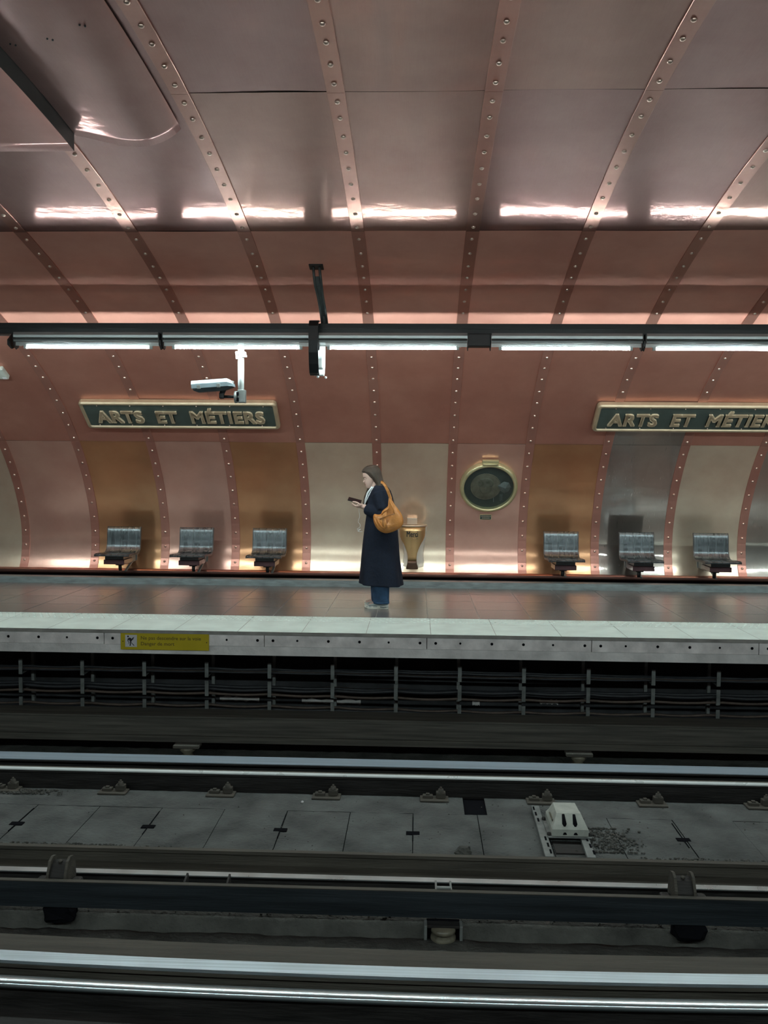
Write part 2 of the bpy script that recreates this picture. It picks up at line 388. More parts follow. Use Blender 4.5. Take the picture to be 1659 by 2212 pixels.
# the half of the vault above and behind the viewer
def mirror(p): return (p[0], 2 * YC - p[1], p[2])
nv = []; nf = []
for j in range(0, 73, 2):
    for x in (-9.6, 8.5): nv.append((x, 2 * YC - PROF[72 - j][0], PROF[72 - j][1]))
for j in range(36): nf.append((2 * j, 2 * j + 1, 2 * j + 3, 2 * j + 2))
cb.add(nv, nf, 1, True)
ceiling = struct(cb.build('ceiling', [M['cop_a'], M['cop_b'], M['cop_c'], M['seam']]))
for side, x in (('left', -9.6), ('right', 8.5)):
    e = MB(); pts = [(x, p[0], p[1]) for p in PROF] + [(x, 2 * YC - p[0], p[1]) for p in PROF[::-1]] + [(x, -3.1, -1.6), (x, 12.1, -1.6)]
    e.add(pts, [tuple(range(len(pts)))]); struct(e.build('wall_' + side, M['pitwall']))

# ------------------------------------------------------------ riveted cover strips
def rivet_mesh():
    m_ = MB(); m_.lathe([(.0001, .013), (.008, .012), (.014, .0085), (.0175, .002), (.018, -.003)], 12); return m_.mesh('rivet', M['rivet'])
RV = rivet_mesh()
riv_s = [arc_y(y) for y in (4.62, 4.855, 5.05, 5.295, 5.518, 5.741, 5.951, 6.199, 6.426, 6.663, 6.903, 7.134, 7.383, 7.61, 7.819, 8.076, 8.313, 8.527, 8.754, 8.979, 9.202, 9.42, 9.63, 9.84, 10.04)] + \
        [arc_z(z) for z in (2.76, 2.65, 2.525, 2.40, 2.255, 2.11, 1.95, 1.79, 1.62, 1.445, 1.255, 1.065, .86, .655, .45, .24)]
n_trim = 0
for k in range(-6, 7):
    n_trim += 1
    x = X0 + k; mb = MB(); w = .058
    segs = [(-.03, S_WALL), (S_WALL + .003, S_MID), (S_MID + .003, S_A), (S_A + .003, S_B), (S_B + .003, S_END)]
    for (s0, s1) in segs:
        ns = max(4, int((s1 - s0) / .1)); vs = []; fs = []
        for j in range(ns + 1):
            s = s0 + (s1 - s0) * j / ns
            p, T, Nn = at_arc(s)
            if s < 0: p = p + T * s
            for (dx, h) in ((-w, -.004), (-w, .007), (-w + .002, .009), (w - .002, .009), (w, .007), (w, -.004)):
                q = p + Nn * h; vs.append((x + dx, q.y, q.z))
        for j in range(ns):
            for i in range(5):
                a = j * 6 + i; fs.append((a, a + 1, a + 7, a + 6))
        fs.append(tuple(range(6))); fs.append(tuple(range(ns * 6, ns * 6 + 6)))
        mb.add(vs, fs, 0 if s0 < S_A - .01 else 1, False)
    vs = []; fs = []
    for j in range(19):
        y_ = 4.5 - j * .15; z_ = at_arc(arc_y(9 - y_))[0].z
        for (dx, h) in ((-w, -.004), (-w, .007), (-w + .002, .009), (w - .002, .009), (w, .007), (w, -.004)): vs.append((x + dx, y_, z_ - h))
    for j in range(18):
        for i in range(5): a = j * 6 + i; fs.append((a, a + 1, a + 7, a + 6))
    mb.add(vs, fs, 1, False)
    t = struct(mb.build('trim_%d' % n_trim, [M['strip_wall'], M['strip']]))
    for s in riv_s:
        p, T, Nn = at_arc(s)
        if not (-.5 * p.y - .1 < x < .42 * p.y + .1): continue
        if k == -2 and p.y < 6.2: continue
        if 8.2 < p.y < 9.3 and False: continue
        o = bpy.data.objects.new('rivet', RV); COL.objects.link(o); o.parent = t
        q = p + Nn * .009
        o.matrix_local = Matrix.Translation(Vector((x, q.y, q.z))) @ Vector((0, 0, 1)).rotation_difference(Nn).to_matrix().to_4x4()

# hanging copper box and sprung panel in the upper left
hb = MB(); prof = []
ys = frange(3.2, 6.15, 24)
def zc(y): return at_arc(arc_y(y))[0].z if y > 4.5 else at_arc(arc_y(9 - y))[0].z
vs = []; fs = []
X1, X2 = -6.5, -2.44
for y in ys:
    z = zc(y); vs += [(X1, y, z - .12), (X2, y, z - .12), (X2, y, z + .01), (X1, y, z + .01)]
for i in range(len(ys) - 1):
    for j, mi in ((0, 0), (1, 1), (2, 1), (3, 1)):
        a = i * 4 + j; b_ = i * 4 + (j + 1) % 4; fs.append((a, b_, b_ + 4, a + 4))
        hb.add([vs[a], vs[b_], vs[b_ + 4], vs[a + 4]], [(0, 1, 2, 3)], mi, j == 0)
hb.add(vs[:4], [(0, 1, 2, 3)], 1); hb.add(vs[-4:], [(0, 1, 2, 3)], 0)
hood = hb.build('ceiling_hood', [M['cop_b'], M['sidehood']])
tag(hood, 'copper-clad box hanging below the vault in the upper left corner', 'ceiling box')
pb = MB(); vs = []; fs = []; nx = 22; ny = 26; XL, XR = -2.435, -1.66
for j in range(ny + 1):
    t = j / ny
    for i in range(nx + 1):
        u = i / nx; x = XL + (XR - XL) * u
        yend = 6.17 - .10 * u + .06 * math.sin(u * math.pi)
        y = 3.4 + (yend - 3.4) * t
        drop = .016 + .075 * math.sin(math.pi * u ** 1.6) ** .8 * (0.5 + .5 * t) - .012 * (1 - u)
        if u > .97: drop = .012
        z = zc(y) - drop
        vs.append((x, y, z))
for j in range(ny):
    for i in range(nx):
        a = j * (nx + 1) + i; fs.append((a, a + 1, a + nx + 2, a + nx + 1))
top = [(v[0], v[1], v[2] + .004) for v in vs]; nn = len(vs)
fs2 = [tuple(i + nn for i in f[::-1]) for f in fs]
rim = []
for i in range(nx): a = ny * (nx + 1) + i; rim.append((a, a + 1, a + 1 + nn, a + nn))
pb.add(vs + top, fs + fs2 + rim, 0, True)
flap = pb.build('sprung_ceiling_panel', M['cop_b'])
tag(flap, 'bulging copper ceiling panel sprung loose between hanging box and riveted strip', 'ceiling panel')
for (u, t) in ((.16, .42), (.47, .385), (.78, .33)):
    pass
fb = MB()
for (x, y) in ((-2.30, 4.93), (-2.05, 4.84), (-1.83, 4.74)):
    for d in (-.012, .012): fb.ball((x + d, y + d * .6, zc(y) - .065 if x < -2.2 or x > -1.9 else zc(y) - .085), .006, 8, 5)
fb.build('panel_screw', M['black'], flap)

# ------------------------------------------------------------ platform
XA, XB = -9.6, 8.5
EDGE = 8.235
fl = MB()
fl.add([(XA, 9.12, 0), (XB, 9.12, 0), (XB, 11.45, 0), (XA, 11.45, 0)], [(0, 1, 2, 3)], 1)
# tiles: 0.55 m pitch in X, running bond courses in depth
ty = [9.125, 9.71, 10.30, 10.88, 11.44]
for r_ in range(4):
    x = .118 - 18 * .5485
    while x < XB:
        x1 = x + .5485
        a = max(x, XA); b_ = min(x1, XB)
        if b_ - a > .05: fl.add([(a + .0025, ty[r_] + .002, .0015), (b_ - .0025, ty[r_] + .002, .0015), (b_ - .0025, ty[r_ + 1] - .002, .0015), (a + .0025, ty[r_ + 1] - .002, .0015)], [(0, 1, 2, 3)], 0)
        x = x1
floor = struct(fl.build('floor', [M['tile'], M['grout']]))
ws = MB()
ws.span((XA, EDGE - .005, -.03), (XB, 9.12, -.001), 1)
x = .14 - 14 * .62
while x < XB:
    a = max(x, XA); b_ = min(x + .62, XB)
    ws.add([(a + .003, 8.80, .002), (b_ - .003, 8.80, .002), (b_ - .003, 9.118, .002), (a + .003, 9.118, .002)], [(0, 1, 2, 3)], 0)
    ws.add([(a + .003, EDGE - .004, .002), (b_ - .003, EDGE - .004, .002), (b_ - .003, 8.795, .002), (a + .003, 8.795, .002)], [(0, 1, 2, 3)], 0)
    x += .62
struct(ws.build('trim_platform_edge', [M['white_strip'], M['grout']]))
# raised warning studs: uncountable texture of the strip
st = MB(); 
for iy in range(4):
    x = -5.2
    while x < 4.6:
        yy = 8.85 + iy * .072; xx = x + (iy % 2) * .036
        st.add([(xx - .013, yy - .013, .002), (xx + .013, yy - .013, .002), (xx + .013, yy + .013, .002), (xx - .013, yy + .013, .002), (xx - .008, yy - .008, .008), (xx + .008, yy - .008, .008), (xx + .008, yy + .008, .008), (xx - .008, yy + .008, .008)], [(4, 5, 6, 7), (0, 1, 5, 4), (1, 2, 6, 5), (2, 3, 7, 6), (3, 0, 4, 7)])
        x += .072
so = st.build('tactile_studs', M['white_strip']); tag(so, 'raised studs of the pale warning band along the far platform edge', 'tactile studs', kind='stuff')
# platform body and edge
pbm = MB()
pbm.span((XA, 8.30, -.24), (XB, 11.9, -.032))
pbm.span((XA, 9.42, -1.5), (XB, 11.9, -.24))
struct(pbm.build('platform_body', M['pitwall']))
ne = MB()
ne.extr([(8.236, -.012), (8.236, -.026), (8.30, -.026), (8.30, -.012)], frange(XA, XB, 2), None, 2)
ne.extr([(8.262, -.148), (8.262, -.235), (8.36, -.235), (8.36, -.148)], frange(XA, XB, 2), None, 1)
x = .102 - 5 * 1.565
hole = []
while x < XB:
    a = max(x, XA); b_ = min(x + 1.565, XB)
    ne.span((a + .003, 8.25, -.146), (b_ - .003, 8.34, -.028), 0, .003)
    for d, r_ in ((.085, 0), (.32, 1), (.62, 0), (.92, 0), (1.2, 1), (1.5, 0)):
        if a + d < b_ and d < 1.55:
            ne.lathe([(.0001, .0), (.009 if r_ else .011, .0), (.011 if r_ else .014, .002)], 10, Matrix.Translation((a + d, 8.2485, -.082 - .006 * (d * 7 % 2))) @ Matrix.Rotation(R(90), 4, 'X'), 3)
    x += 1.565
struct(ne.build('trim_platform_nose', [M['nose'], M['nose_low'], M['white_strip'], M['dark_gap']]))
# kerb, gutter and ledge at the wall foot
kb = MB(); kb.extr([(11.40, -.01), (11.43, .083), (11.60, .083), (11.60, -.01)], frange(XA, XB, 2)); struct(kb.build('baseboard_back', M['curb']))
gb = MB(); gb.span((XA, 11.601, -.01), (XB, 12.25, .055)); struct(gb.build('trim_gutter', M['dark_gap']))
lb = MB(); lb.extr([(11.90, .082), (11.895, .098), (11.895, .125), (11.91, .138), (12.05, .142), (12.05, .06), (11.94, .06)], frange(XA, XB, 2)); struct(lb.build('trim_ledge', M['strip']))
# near platform (the viewer stands on it)
npf = MB(); npf.span((XA, -2.4, -1.5), (XB, .76, -.02)); npf.span((XA, -3.15, -1.5), (XB, -2.4, .13))
struct(npf.build('near_platform', M['tile']))

# ------------------------------------------------------------ pit
gd = MB(); 
xs = frange(XA, XB, 260)
def gz(x, y, amp, sc=9): return amp * (noise.noise(Vector((x * sc, y * sc, 3.1))) + .5 * noise.noise(Vector((x * sc * 2.7, y * sc * 2.7, 1.2))))
def strip_ground(y0, y1, z0, z1, n, amp, mi, tail=None):
    vs = []; fs = []; yl = frange(y0, y1, n)
    for x in xs:
        for i, y in enumerate(yl):
            t = i / (n - 1); vs.append((x, y, z0 + (z1 - z0) * t + gz(x, y, amp)))
    for i in range(len(xs) - 1):
        for j in range(n - 1): a = i * n + j; fs.append((a, a + n, a + n + 1, a + 1))
    gd.add(vs, fs, mi, True)
strip_ground(0.76, 4.76, -1.27, -1.27, 12, .02, 0)
# lip, groove, bank
def waved(yzs, mi):
    vs = []; fs = []; n = len(yzs)
    for x in xs:
        for i, (y, z) in enumerate(yzs):
            vs.append((x, y + .022 * noise.noise(Vector((x * 2.3, i * .6, 0))) + .01 * noise.noise(Vector((x * 11, i, 0))), z + gz(x, y, .012)))
    for i in range(len(xs) - 1):
        for j in range(n - 1): a = i * n + j; fs.append((a, a + n, a + n + 1, a + 1))
    gd.add(vs, fs, mi, True)
waved([(4.74, -1.185), (4.90, -1.185), (5.0, -1.188), (5.015, -1.30), (5.06, -1.33), (5.14, -1.31), (5.152, -1.19), (5.18, -1.168), (5.25, -1.168), (5.40, -1.20), (5.56, -1.28), (5.70, -1.27), (5.84, -1.22), (5.90, -1.205)], 0)
strip_ground(7.24, 9.42, -1.26, -1.26, 16, .02, 0)
struct(gd.build('pit_ground', [M['ballast']]))
sb = MB()
sb.span((XA, 5.88, -1.34), (XB, 7.26, -1.212), 1)
JX = [-2.568 - .515 * i for i in range(12)][::-1] + [-2.053, -1.539, -1.027, -.517, -.010, .505, 1.02, 1.535, 2.05, 2.53, 3.04, 3.55, 4.07, 4.58, 5.1, 5.6, 6.1, 6.6, 7.1, 7.6]
for a, b_ in zip(JX, JX[1:]):
    if b_ < XA + .3 or a > 7.9: continue
    h = random.uniform(-.002, .003)
    vs = []; fs = []; nx_, ny_ = 10, 12
    hol = None
    for i in range(nx_ + 1):
        for j in range(ny_ + 1):
            x = a + .003 + (b_ - a - .006) * i / nx_; y = 5.98 + (6.876 - 5.98) * j / ny_
            amp = .003 + .012 * max(0, 1 - (y - 5.98) / .3)
            vs.append((x, y, -1.195 + h + gz(x, y, amp, 14)))
    for i in range(nx_):
        for j in range(ny_): q = i * (ny_ + 1) + j; fs.append((q, q + ny_ + 1, q + ny_ + 2, q + 1))
    sb.add(vs, fs, 0, True)
vs = []; fs = []; xs2 = frange(XA, XB, 200)
for i, x in enumerate(xs2):
    for j in range(5):
        y = 6.882 + (7.25 - 6.882) * j / 4; vs.append((x, y, -1.196 + gz(x, y, .004, 12)))
for i in range(len(xs2) - 1):
    if abs(xs2[i] - .44) < .1: continue
    for j in range(4): q = i * 5 + j; fs.append((q, q + 5, q + 6, q + 1))
sb.add(vs, fs, 0, True)
slabs = struct(sb.build('track_slab', [M['slab'], M['dark_gap']]))
# drain pockets let into the slab joints
for x in (-4.11, -3.085, -2.053, -1.027, -.01, 2.03, 3.04):
    hbx = MB(); z0 = -1.196
    w_, d_ = .052, .03
    y = 6.50
    hbx.span((x - w_, y - d_, z0 - .010), (x + w_, y + d_, z0 + .0065), 0, .004)
    hbx.span((x - .004, y - .14, z0 - .01), (x + .004, y + .30, z0 + .0055), 0)
    o = hbx.build('slab_pocket', M['dark_gap'], slabs)
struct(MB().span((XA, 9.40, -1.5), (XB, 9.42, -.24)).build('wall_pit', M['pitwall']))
pl_ = MB()
for (x0, x1, z0) in ((-2.16, -1.72, -.98), (-1.25, -.6, -.99), (1.35, 1.55, -.95), (.62, .7, -.98)):
    vs = [(x0 + (x1 - x0) * i / 12, 9.396, z0 + .05 * abs(noise.noise(Vector((i * 1.3 + x0, 0, 0)))) + .02) for i in range(13)] + [(x0 + (x1 - x0) * i / 12, 9.396, z0 - .03 * abs(noise.noise(Vector((i * 1.7, 2, 0)))) - .01) for i in range(12, -1, -1)]
    pl_.add(vs, [tuple(range(26))])
struct(pl_.build('trim_plaster_patch', M['nose_low']))

def curve_off(x): return .009 * min(abs(x), 3.2) ** 2 + max(0, abs(x) - 3.2) * .0576
XS = frange(XA, XB, 2); XC = frange(XA, XB, 60)
def long_thing(name, label, cat, parts, xs_=XS, off=None):
    t = thing(name, label, cat, (0, parts[0][1][0][0], parts[0][1][0][1]))
    for (n_, prof_, m_) in parts:
        MB().extr(prof_, xs_, off).build(n_, m_, t)
    return t
def rail_prof(y, z, hw=.034, h=.135, head=.035, foot=.07):
    return [(y - hw + .006, z), (y + hw - .006, z), (y + hw, z - .006), (y + hw, z - head), (y + .01, z - head - .015), (y + .01, z - h + .02), (y + foot, z - h + .008), (y + foot, z - h), (y - foot, z - h), (y - foot, z - h + .008), (y - .01, z - h + .02), (y - .01, z - head - .015), (y - hw, z - head), (y - hw, z - .006)]
def top_strip(y0, y1, z, th=.004): return [(y0, z), (y0, z + th), (y1, z + th), (y1, z)]
# far track, far side: plank-like covered conductor, roll way, rail
t = thing('conductor_cover', 'long grimy timber-clad conductor beam below the far platform', 'track beam', (0, 8.16, -1.06))
MB().extr([(8.16, -.835), (8.155, -1.0), (8.20, -1.0), (8.20, -.835)], XS).build('face_board', M['thirdrail'], t)
MB().extr([(8.145, -1.003), (8.14, -1.062), (8.22, -1.062), (8.22, -1.003)], XS).build('bottom_board', M['thirdrail'], t)
MB().extr([(8.15, -.83), (8.15, -.812), (8.38, -.80), (8.38, -.825)], XS).build('top_board', M['thirdrail'], t)
for x, lab in ((-2.18, 'stub insulator foot under the timber conductor beam, left one'), (1.54, 'stub insulator foot under the timber conductor beam, right one')):
    t = thing('insulator_foot', lab, 'insulator', (x, 8.14, -1.26), 'feet under the conductor beam')
    MB().box((x, 8.12, -1.085), (.25, .12, .03), None, 0, .006).build('cap', M['thirdrail'], t)
    MB().lathe([(.001, -1.10), (.07, -1.10), (.075, -1.13), (.045, -1.16), (.06, -1.19), (.045, -1.22), (.06, -1.275)], 16, Matrix.Translation((x, 8.13, 0))).build('insulator', M['insul'], t)
t = thing('roll_way', 'blue-grey steel roll way beam just beyond the far running rail', 'roll way', (0, 7.67, -1.25))
MB().extr(top_strip(7.578, 7.765, -1.066, .006), XS).build('running_surface', M['rail_far'], t)
MB().extr([(7.57, -1.067), (7.77, -1.067), (7.77, -1.08), (7.68, -1.085), (7.68, -1.26), (7.66, -1.26), (7.66, -1.085), (7.57, -1.08)], XS).build('beam', M['rail_dark'], t)
t = thing('running_rail', 'running rail with a thin polished line, beyond the concrete slab', 'rail', (0, 7.3, -1.235))
MB().extr(rail_prof(7.325, -1.046, .036, .19, .03, .08), XS).build('rail_web', M['rail_dark'], t)
MB().extr([(7.288, -1.056), (7.289, -1.046), (7.330, -1.0415), (7.331, -1.050)], XS).build('polished_head', M['rail_line'], t)
MB().extr([(7.335, -1.046), (7.335, -1.043), (7.36, -1.043), (7.36, -1.046)], XS).build('dull_head', M['rail_rust'], t)
# rail fasteners
def make_fastener():
    t = thing('rail_fastener', 'x', 'rail fastener', (0, 0, 0), 'fasteners clamping the far running rail')
    MB().box((0, -.02, .008), (.24, .12, .016), None, 0, .005).build('base_plate', M['rail_rust'], t)
    b_ = MB(); b_.box((.055, 0, .04), (.08, .06, .05), None, 0, .008); b_.lathe([(.001, .09), (.022, .088), (.024, .07), (.03, .066), (.03, .062)], 8, Matrix.Translation((.055, 0, 0))); b_.lathe([(.001, .105), (.009, .105), (.009, .08)], 8, Matrix.Translation((.055, 0, 0))); b_.build('bolt_clamp', M['rail_rust'], t)
    b_ = MB(); b_.box((-.055, -.01, .025), (.085, .05, .03), None, 0, .005); b_.box((-.055, -.01, .045), (.03, .03, .015), None, 0, .003); b_.build('clip', M['rail_rust'], t)
    return t
fx = [-4.4, -3.50, -2.565, -1.642, -.743, .166, 1.056, 1.976, 2.865]
desc = ['at the left picture edge', 'half buried in dirt at the far left', 'left of the first clean slab', 'second bolt group from the left end of the slabs', 'beside a bright pebble left of centre', 'just left of the gap in the kerb strip', 'behind the grey track beacon', 'right of the grey track beacon', 'at the right edge of the view']
proto = make_fastener(); first = True
for x, d in zip(fx[1:], desc[1:]):
    o = proto if first else dup(proto, (0, 0, 0)); first = False
    o.location = (x, 7.20, -1.196); o['label'] = 'rusty rail fastener ' + d
# gravel and litter on the slab
def rock(name, label, c, r_, m_, seed):
    mb = MB(); rnd_ = random.Random(seed)
    mb.ball((0, 0, 0), r_, 9, 6); mb.v = [tuple(Vector(v) * (1 + .5 * noise.noise(Vector(v) * 30 + Vector((seed, 0, 0))))) for v in mb.v]
    mb.sm = [False] * len(mb.sm)
    o = mb.build(name, m_); o.location = c; return tag(o, label, name.split('_')[-1])
def debris(name, label, cx, cy, sx, sy, n, seed, zb=-1.19, big=.014):
    mb = MB(); rnd_ = random.Random(seed)
    for i in range(n):
        a = rnd_.gauss(0, .45); b__ = max(-.6, min(.6, rnd_.gauss(0, .45))); r_ = rnd_.uniform(.25, 1) ** 2 * big
        c = (cx + a * sx, cy + b__ * sy, zb + r_ * .3)
        vs0 = len(mb.v); mb.ball(c, (r_, r_ * rnd_.uniform(.6, 1.1), r_ * rnd_.uniform(.4, .8)), 6, 4)
    mb.sm = [False] * len(mb.sm)
    o = mb.build(name, M['ballast']); return tag(o, label, 'debris', kind='stuff')
debris('gravel_heap', 'loose grit heaped against rail at the far left', -3.3, 7.14, .35, .08, 400, 1)
debris('gravel_spill', 'loose rubble spilled to the right of the track beacon', 1.46, 6.45, .22, .35, 700, 2)
debris('gravel_heap', 'grit along the front of the slabs at left', -2.6, 6.12, .8, .06, 500, 3)
debris('gravel_heap', 'grit around the pocket at the right', 2.15, 6.12, .6, .08, 400, 4)
debris('gravel_heap', 'scattered crumbs over the concrete slabs', .3, 6.55, 4.4, .9, 320, 6, -1.192, .007)
debris('gravel_heap', 'rubble beneath the guide bar', .5, 5.2, 5, .05, 300, 5, -1.165, .010)
rock('crumpled_leaf_lump', 'crumpled pale lump lying on slab left of beacon', (.36, 6.15, -1.17), (.06, .05, .04), M['ballast'], 5)
rock('paper_scrap', 'small white scrap behind the grey beacon', (1.27, 7.02, -1.14), (.022, .015, .012), M['pict_white'], 8)
rock('pebble', 'bright pebble on the kerb strip left of centre', (-.93, 7.05, -1.188), (.012, .012, .01), M['pict_white'], 9)
rock('rubbish_scrap', 'tiny white scrap in the dark gap beyond the roll way', (-.50, 7.92, -1.235), (.03, .02, .015), M['pict_white'], 10)
# track beacon on two slotted rails
t = thing('track_beacon', 'pale grey moulded beacon box bolted on two slotted rails between the rails', 'beacon', (1.15, 6.6, -1.19))
for (xa, xb) in ((.965, .985), (1.262, 1.295)):
    b_ = MB(); ang = math.atan2(xb - xa, -.92)
    rot = Matrix.Rotation(-(xb - xa) / -.92 * -1, 3, 'Z')
    cx = (xa + xb) / 2; b_.box((cx, 6.55, -1.172), (.062, .93, .03), rot, 0, .003)
    for yy in (6.16, 6.27, 6.38, 6.72, 6.84, 6.95):
        b_.box((cx + (6.55 - yy) * (xb - xa) / .92, yy, -1.1565), (.014, .065, .004), rot, 1)
    b_.build('slotted_rail', [M['galv'], M['dark_gap']], t)
b_ = MB()
bx0, bx1 = 1.02, 1.29
lower = [(1.03, 6.40, -1.145), (1.30, 6.40, -1.145), (1.30, 6.74, -1.145), (1.03, 6.74, -1.145)]
low2 = [(v[0], v[1], v[2] + .05) for v in lower]
cx = 1.165
mid = [(1.045, 6.425, -1.07), (1.285, 6.425, -1.07), (1.28, 6.73, -1.07), (1.05, 6.73, -1.07)]
topv = [(1.075, 6.50, -1.01), (1.255, 6.50, -1.01), (1.25, 6.71, -1.01), (1.08, 6.71, -1.01)]
b_.loft([lower, low2, mid, topv], 0, True, False)
b_.build('housing', M['beacon'], t)
b_ = MB()
for xx in (1.125, 1.205):
    b_.tube([(xx, 6.497, -1.02), (xx, 6.44, -1.07), (xx, 6.415, -1.14)], [.012, .02, .024], 10)
b_.build('moulded_groove', M['dark_gap'], t)
b_ = MB(); b_.span((1.0, 6.385, -1.157), (1.325, 6.75, -1.146), 0, .003); b_.build('flange', M['galv'], t)
b_ = MB(); b_.box((1.052, 6.56, -1.075), (.012, .14, .05), Matrix.Rotation(R(-28), 3, 'Y'), 0, .003); b_.build('side_plate', M['insul'], t)
for (x, y) in ((1.01, 6.42), (1.315, 6.42), (1.01, 6.70), (1.31, 6.70)):
    MB().lathe([(.001, -1.125), (.014, -1.128), (.016, -1.145)], 8, Matrix.Translation((x, y, 0))).build('bolt', M['rail_dark'], t)
b_ = MB(); b_.span((1.03, 6.20, -1.195), (1.29, 6.40, -1.184)); b_.build('painted_shadow', M['rail_dark'], t)  # dark sheet painted as the shade in front of the beacon

# near side of the far track
t = thing('inner_rail', 'rusty brown rail in front of the slab with a wide lower flange', 'rail', (0, 5.75, -1.2))
MB().extr([(5.735, -1.022), (5.775, -1.022), (5.78, -1.05), (5.765, -1.06), (5.765, -1.118), (5.745, -1.118), (5.745, -1.055), (5.735, -1.045)], XS).build('rail_web', M['rail_rust'], t)
MB().extr([(5.765, -1.118), (5.672, -1.126), (5.668, -1.142), (5.765, -1.15), (5.80, -1.24), (5.80, -1.118)], XS).build('rail_flange', M['rail_rust'], t)
t = thing('roll_way', 'roll way seen as a thin pale strip behind the dark guide bar', 'roll way', (0, 5.48, -1.25))
MB().extr(top_strip(5.455, 5.513, -1.066, .006), XS).build('running_surface', M['rail_pale'], t)
MB().extr([(5.45, -1.067), (5.52, -1.067), (5.50, -1.09), (5.50, -1.285), (5.47, -1.285), (5.47, -1.09)], XS).build('beam', M['rail_dark'], t)
t = thing('guide_bar', 'deep dark blue steel guide bar crossing the foreground', 'guide bar', (0, 5.1, -1.1))
MB().extr([(5.10, -.952), (5.088, -1.103), (5.11, -1.107), (5.125, -.952)], XS).build('bar_face', M['guide'], t)
MB().extr([(5.098, -.951), (5.098, -.946), (5.13, -.946), (5.13, -.951)], XS).build('top_edge', M['rail_rust'], t)
def clamp(x, label):
    t = thing('guide_bar_clamp', label, 'bracket', (x, 5.2, -1.1), 'clamps joining the guide bar and rail')
    for d in (-.055, .055):
        b_ = MB(); b_.extr([(5.30, -1.0), (5.29, -.90), (5.26, -.855), (5.22, -.845), (5.18, -.86), (5.145, -.93), (5.133, -1.02), (5.16, -1.05), (5.26, -1.05)], [x + d - .008, x + d + .008]); b_.build('side_plate', M['rail_rust'], t)
    b_ = MB(); b_.extr([(5.27, -.89), (5.23, -.87), (5.19, -.885), (5.155, -.95), (5.14, -1.05), (5.16, -1.05), (5.175, -.95), (5.205, -.90), (5.23, -.89), (5.26, -.905)], [x - .048, x + .048]); b_.build('strap', M['rail_dark'], t)
    for d in (-.105, .105):
        b_ = MB(); b_.box((x + d, 5.20, -1.00), (.07, .07, .06), None, 0, .018); b_.ball((x + d, 5.155, -.995), .024, 8, 6); b_.build('clamp_ear', M['rail_dark'], t)
    b_ = MB(); b_.ball((x, 5.21, -.872), (.014, .014, .01), 8, 6); b_.build('bolt', M['rail_rust'], t)
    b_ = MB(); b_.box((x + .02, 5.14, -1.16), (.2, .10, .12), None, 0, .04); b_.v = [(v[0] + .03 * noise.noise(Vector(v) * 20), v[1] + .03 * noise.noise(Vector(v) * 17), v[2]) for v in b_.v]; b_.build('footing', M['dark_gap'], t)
clamp(-2.2, 'curved steel clamp over the guide bar at left'); clamp(1.63, 'curved steel clamp over the guide bar at right')
for i, x in enumerate((-1.40, -1.137)):
    b_ = MB(); b_.extr([(5.132, -.945), (5.132, -1.0), (5.22, -1.0), (5.21, -.925)], [x - .006, x + .006]); o = b_.build('guide_bar_strut', M['rail_dark'])
    tag(o, ('left' if i == 0 else 'right') + ' one of two thin struts interrupting the pale strip behind guide bar', 'strut')
t = thing('guide_bar_stirrup', 'small grey two-armed stirrup on top of the guide bar at centre', 'bracket', (.18, 5.14, -.95))
for d in (-.045, .045): MB().extr([(5.13, -.95), (5.13, -.98), (5.28, -.985), (5.28, -.965)], [.182 + d - .006, .182 + d + .006]).build('arm', M['galv'], t)
MB().span((.14, 5.13, -.952), (.225, 5.15, -.936)).build('crosspiece', M['galv'], t)
t = thing('bar_insulator', 'bulbous insulator in a square steel stirrup under the guide bar', 'insulator', (.178, 5.03, -1.28))
for d in (-.105, .105): MB().span((.178 + d - .009, 4.99, -1.27), (.178 + d + .009, 5.06, -1.10), 0, .003).build('stirrup_side', M['galv'], t)
MB().span((.075, 5.0, -1.12), (.281, 5.06, -1.104), 0, .003).build('stirrup_top', M['rail_dark'], t)
MB().lathe([(.001, -1.13), (.07, -1.132), (.074, -1.155), (.05, -1.168), (.074, -1.185), (.076, -1.21), (.055, -1.235), (.03, -1.245), (.04, -1.285)], 20, Matrix.Translation((.178, 5.02, .015))).build('insulator_bell', M['insul'], t)
MB().span((.08, 5.085, -1.285), (.276, 5.095, -1.11)).build('back_plate', M['dark_gap'], t)
# near track
t = thing('roll_way', 'broad brushed-steel roll way beam across the bottom of the view', 'roll way', (0, 4.45, -1.25))
MB().extr([(4.398, -1.075), (4.402, -1.06), (4.497, -1.06), (4.501, -1.075)], XC, curve_off).build('running_surface', M['rail_blue'], t)
MB().extr([(4.397, -1.076), (4.50, -1.076), (4.735, -1.105), (4.74, -1.12), (4.53, -1.12), (4.50, -1.27), (4.42, -1.27), (4.42, -1.10), (4.397, -1.095)], XC, curve_off).build('beam', M['rail_rust'], t)
t = thing('running_rail', 'shiny polished running rail nearest the viewer', 'rail', (0, 4.24, -1.24))
MB().extr([(4.200, -1.085), (4.204, -1.064), (4.214, -1.058), (4.268, -1.058), (4.278, -1.066), (4.28, -1.085)], XC, curve_off, smooth=True).build('polished_head', M['rail_bright'], t)
MB().extr([(4.205, -1.086), (4.275, -1.086), (4.25, -1.10), (4.25, -1.22), (4.30, -1.25), (4.18, -1.25), (4.23, -1.22), (4.23, -1.10)], XC, curve_off).build('rail_web', M['rail_dark'], t)
t = thing('guard_timber', 'dusty dark board at the very bottom edge of the view', 'board', (0, 4.05, -1.25))
MB().extr([(4.16, -1.16), (3.95, -1.17), (3.7, -1.2), (3.7, -1.27), (4.16, -1.27)], XC, curve_off).build('board', M['rail_dark'], t)
# remaining rail of the near track, partly below the frame
for yy, mt_, lab in ((2.8, 'rail_bright', 'rail'),):
    pass

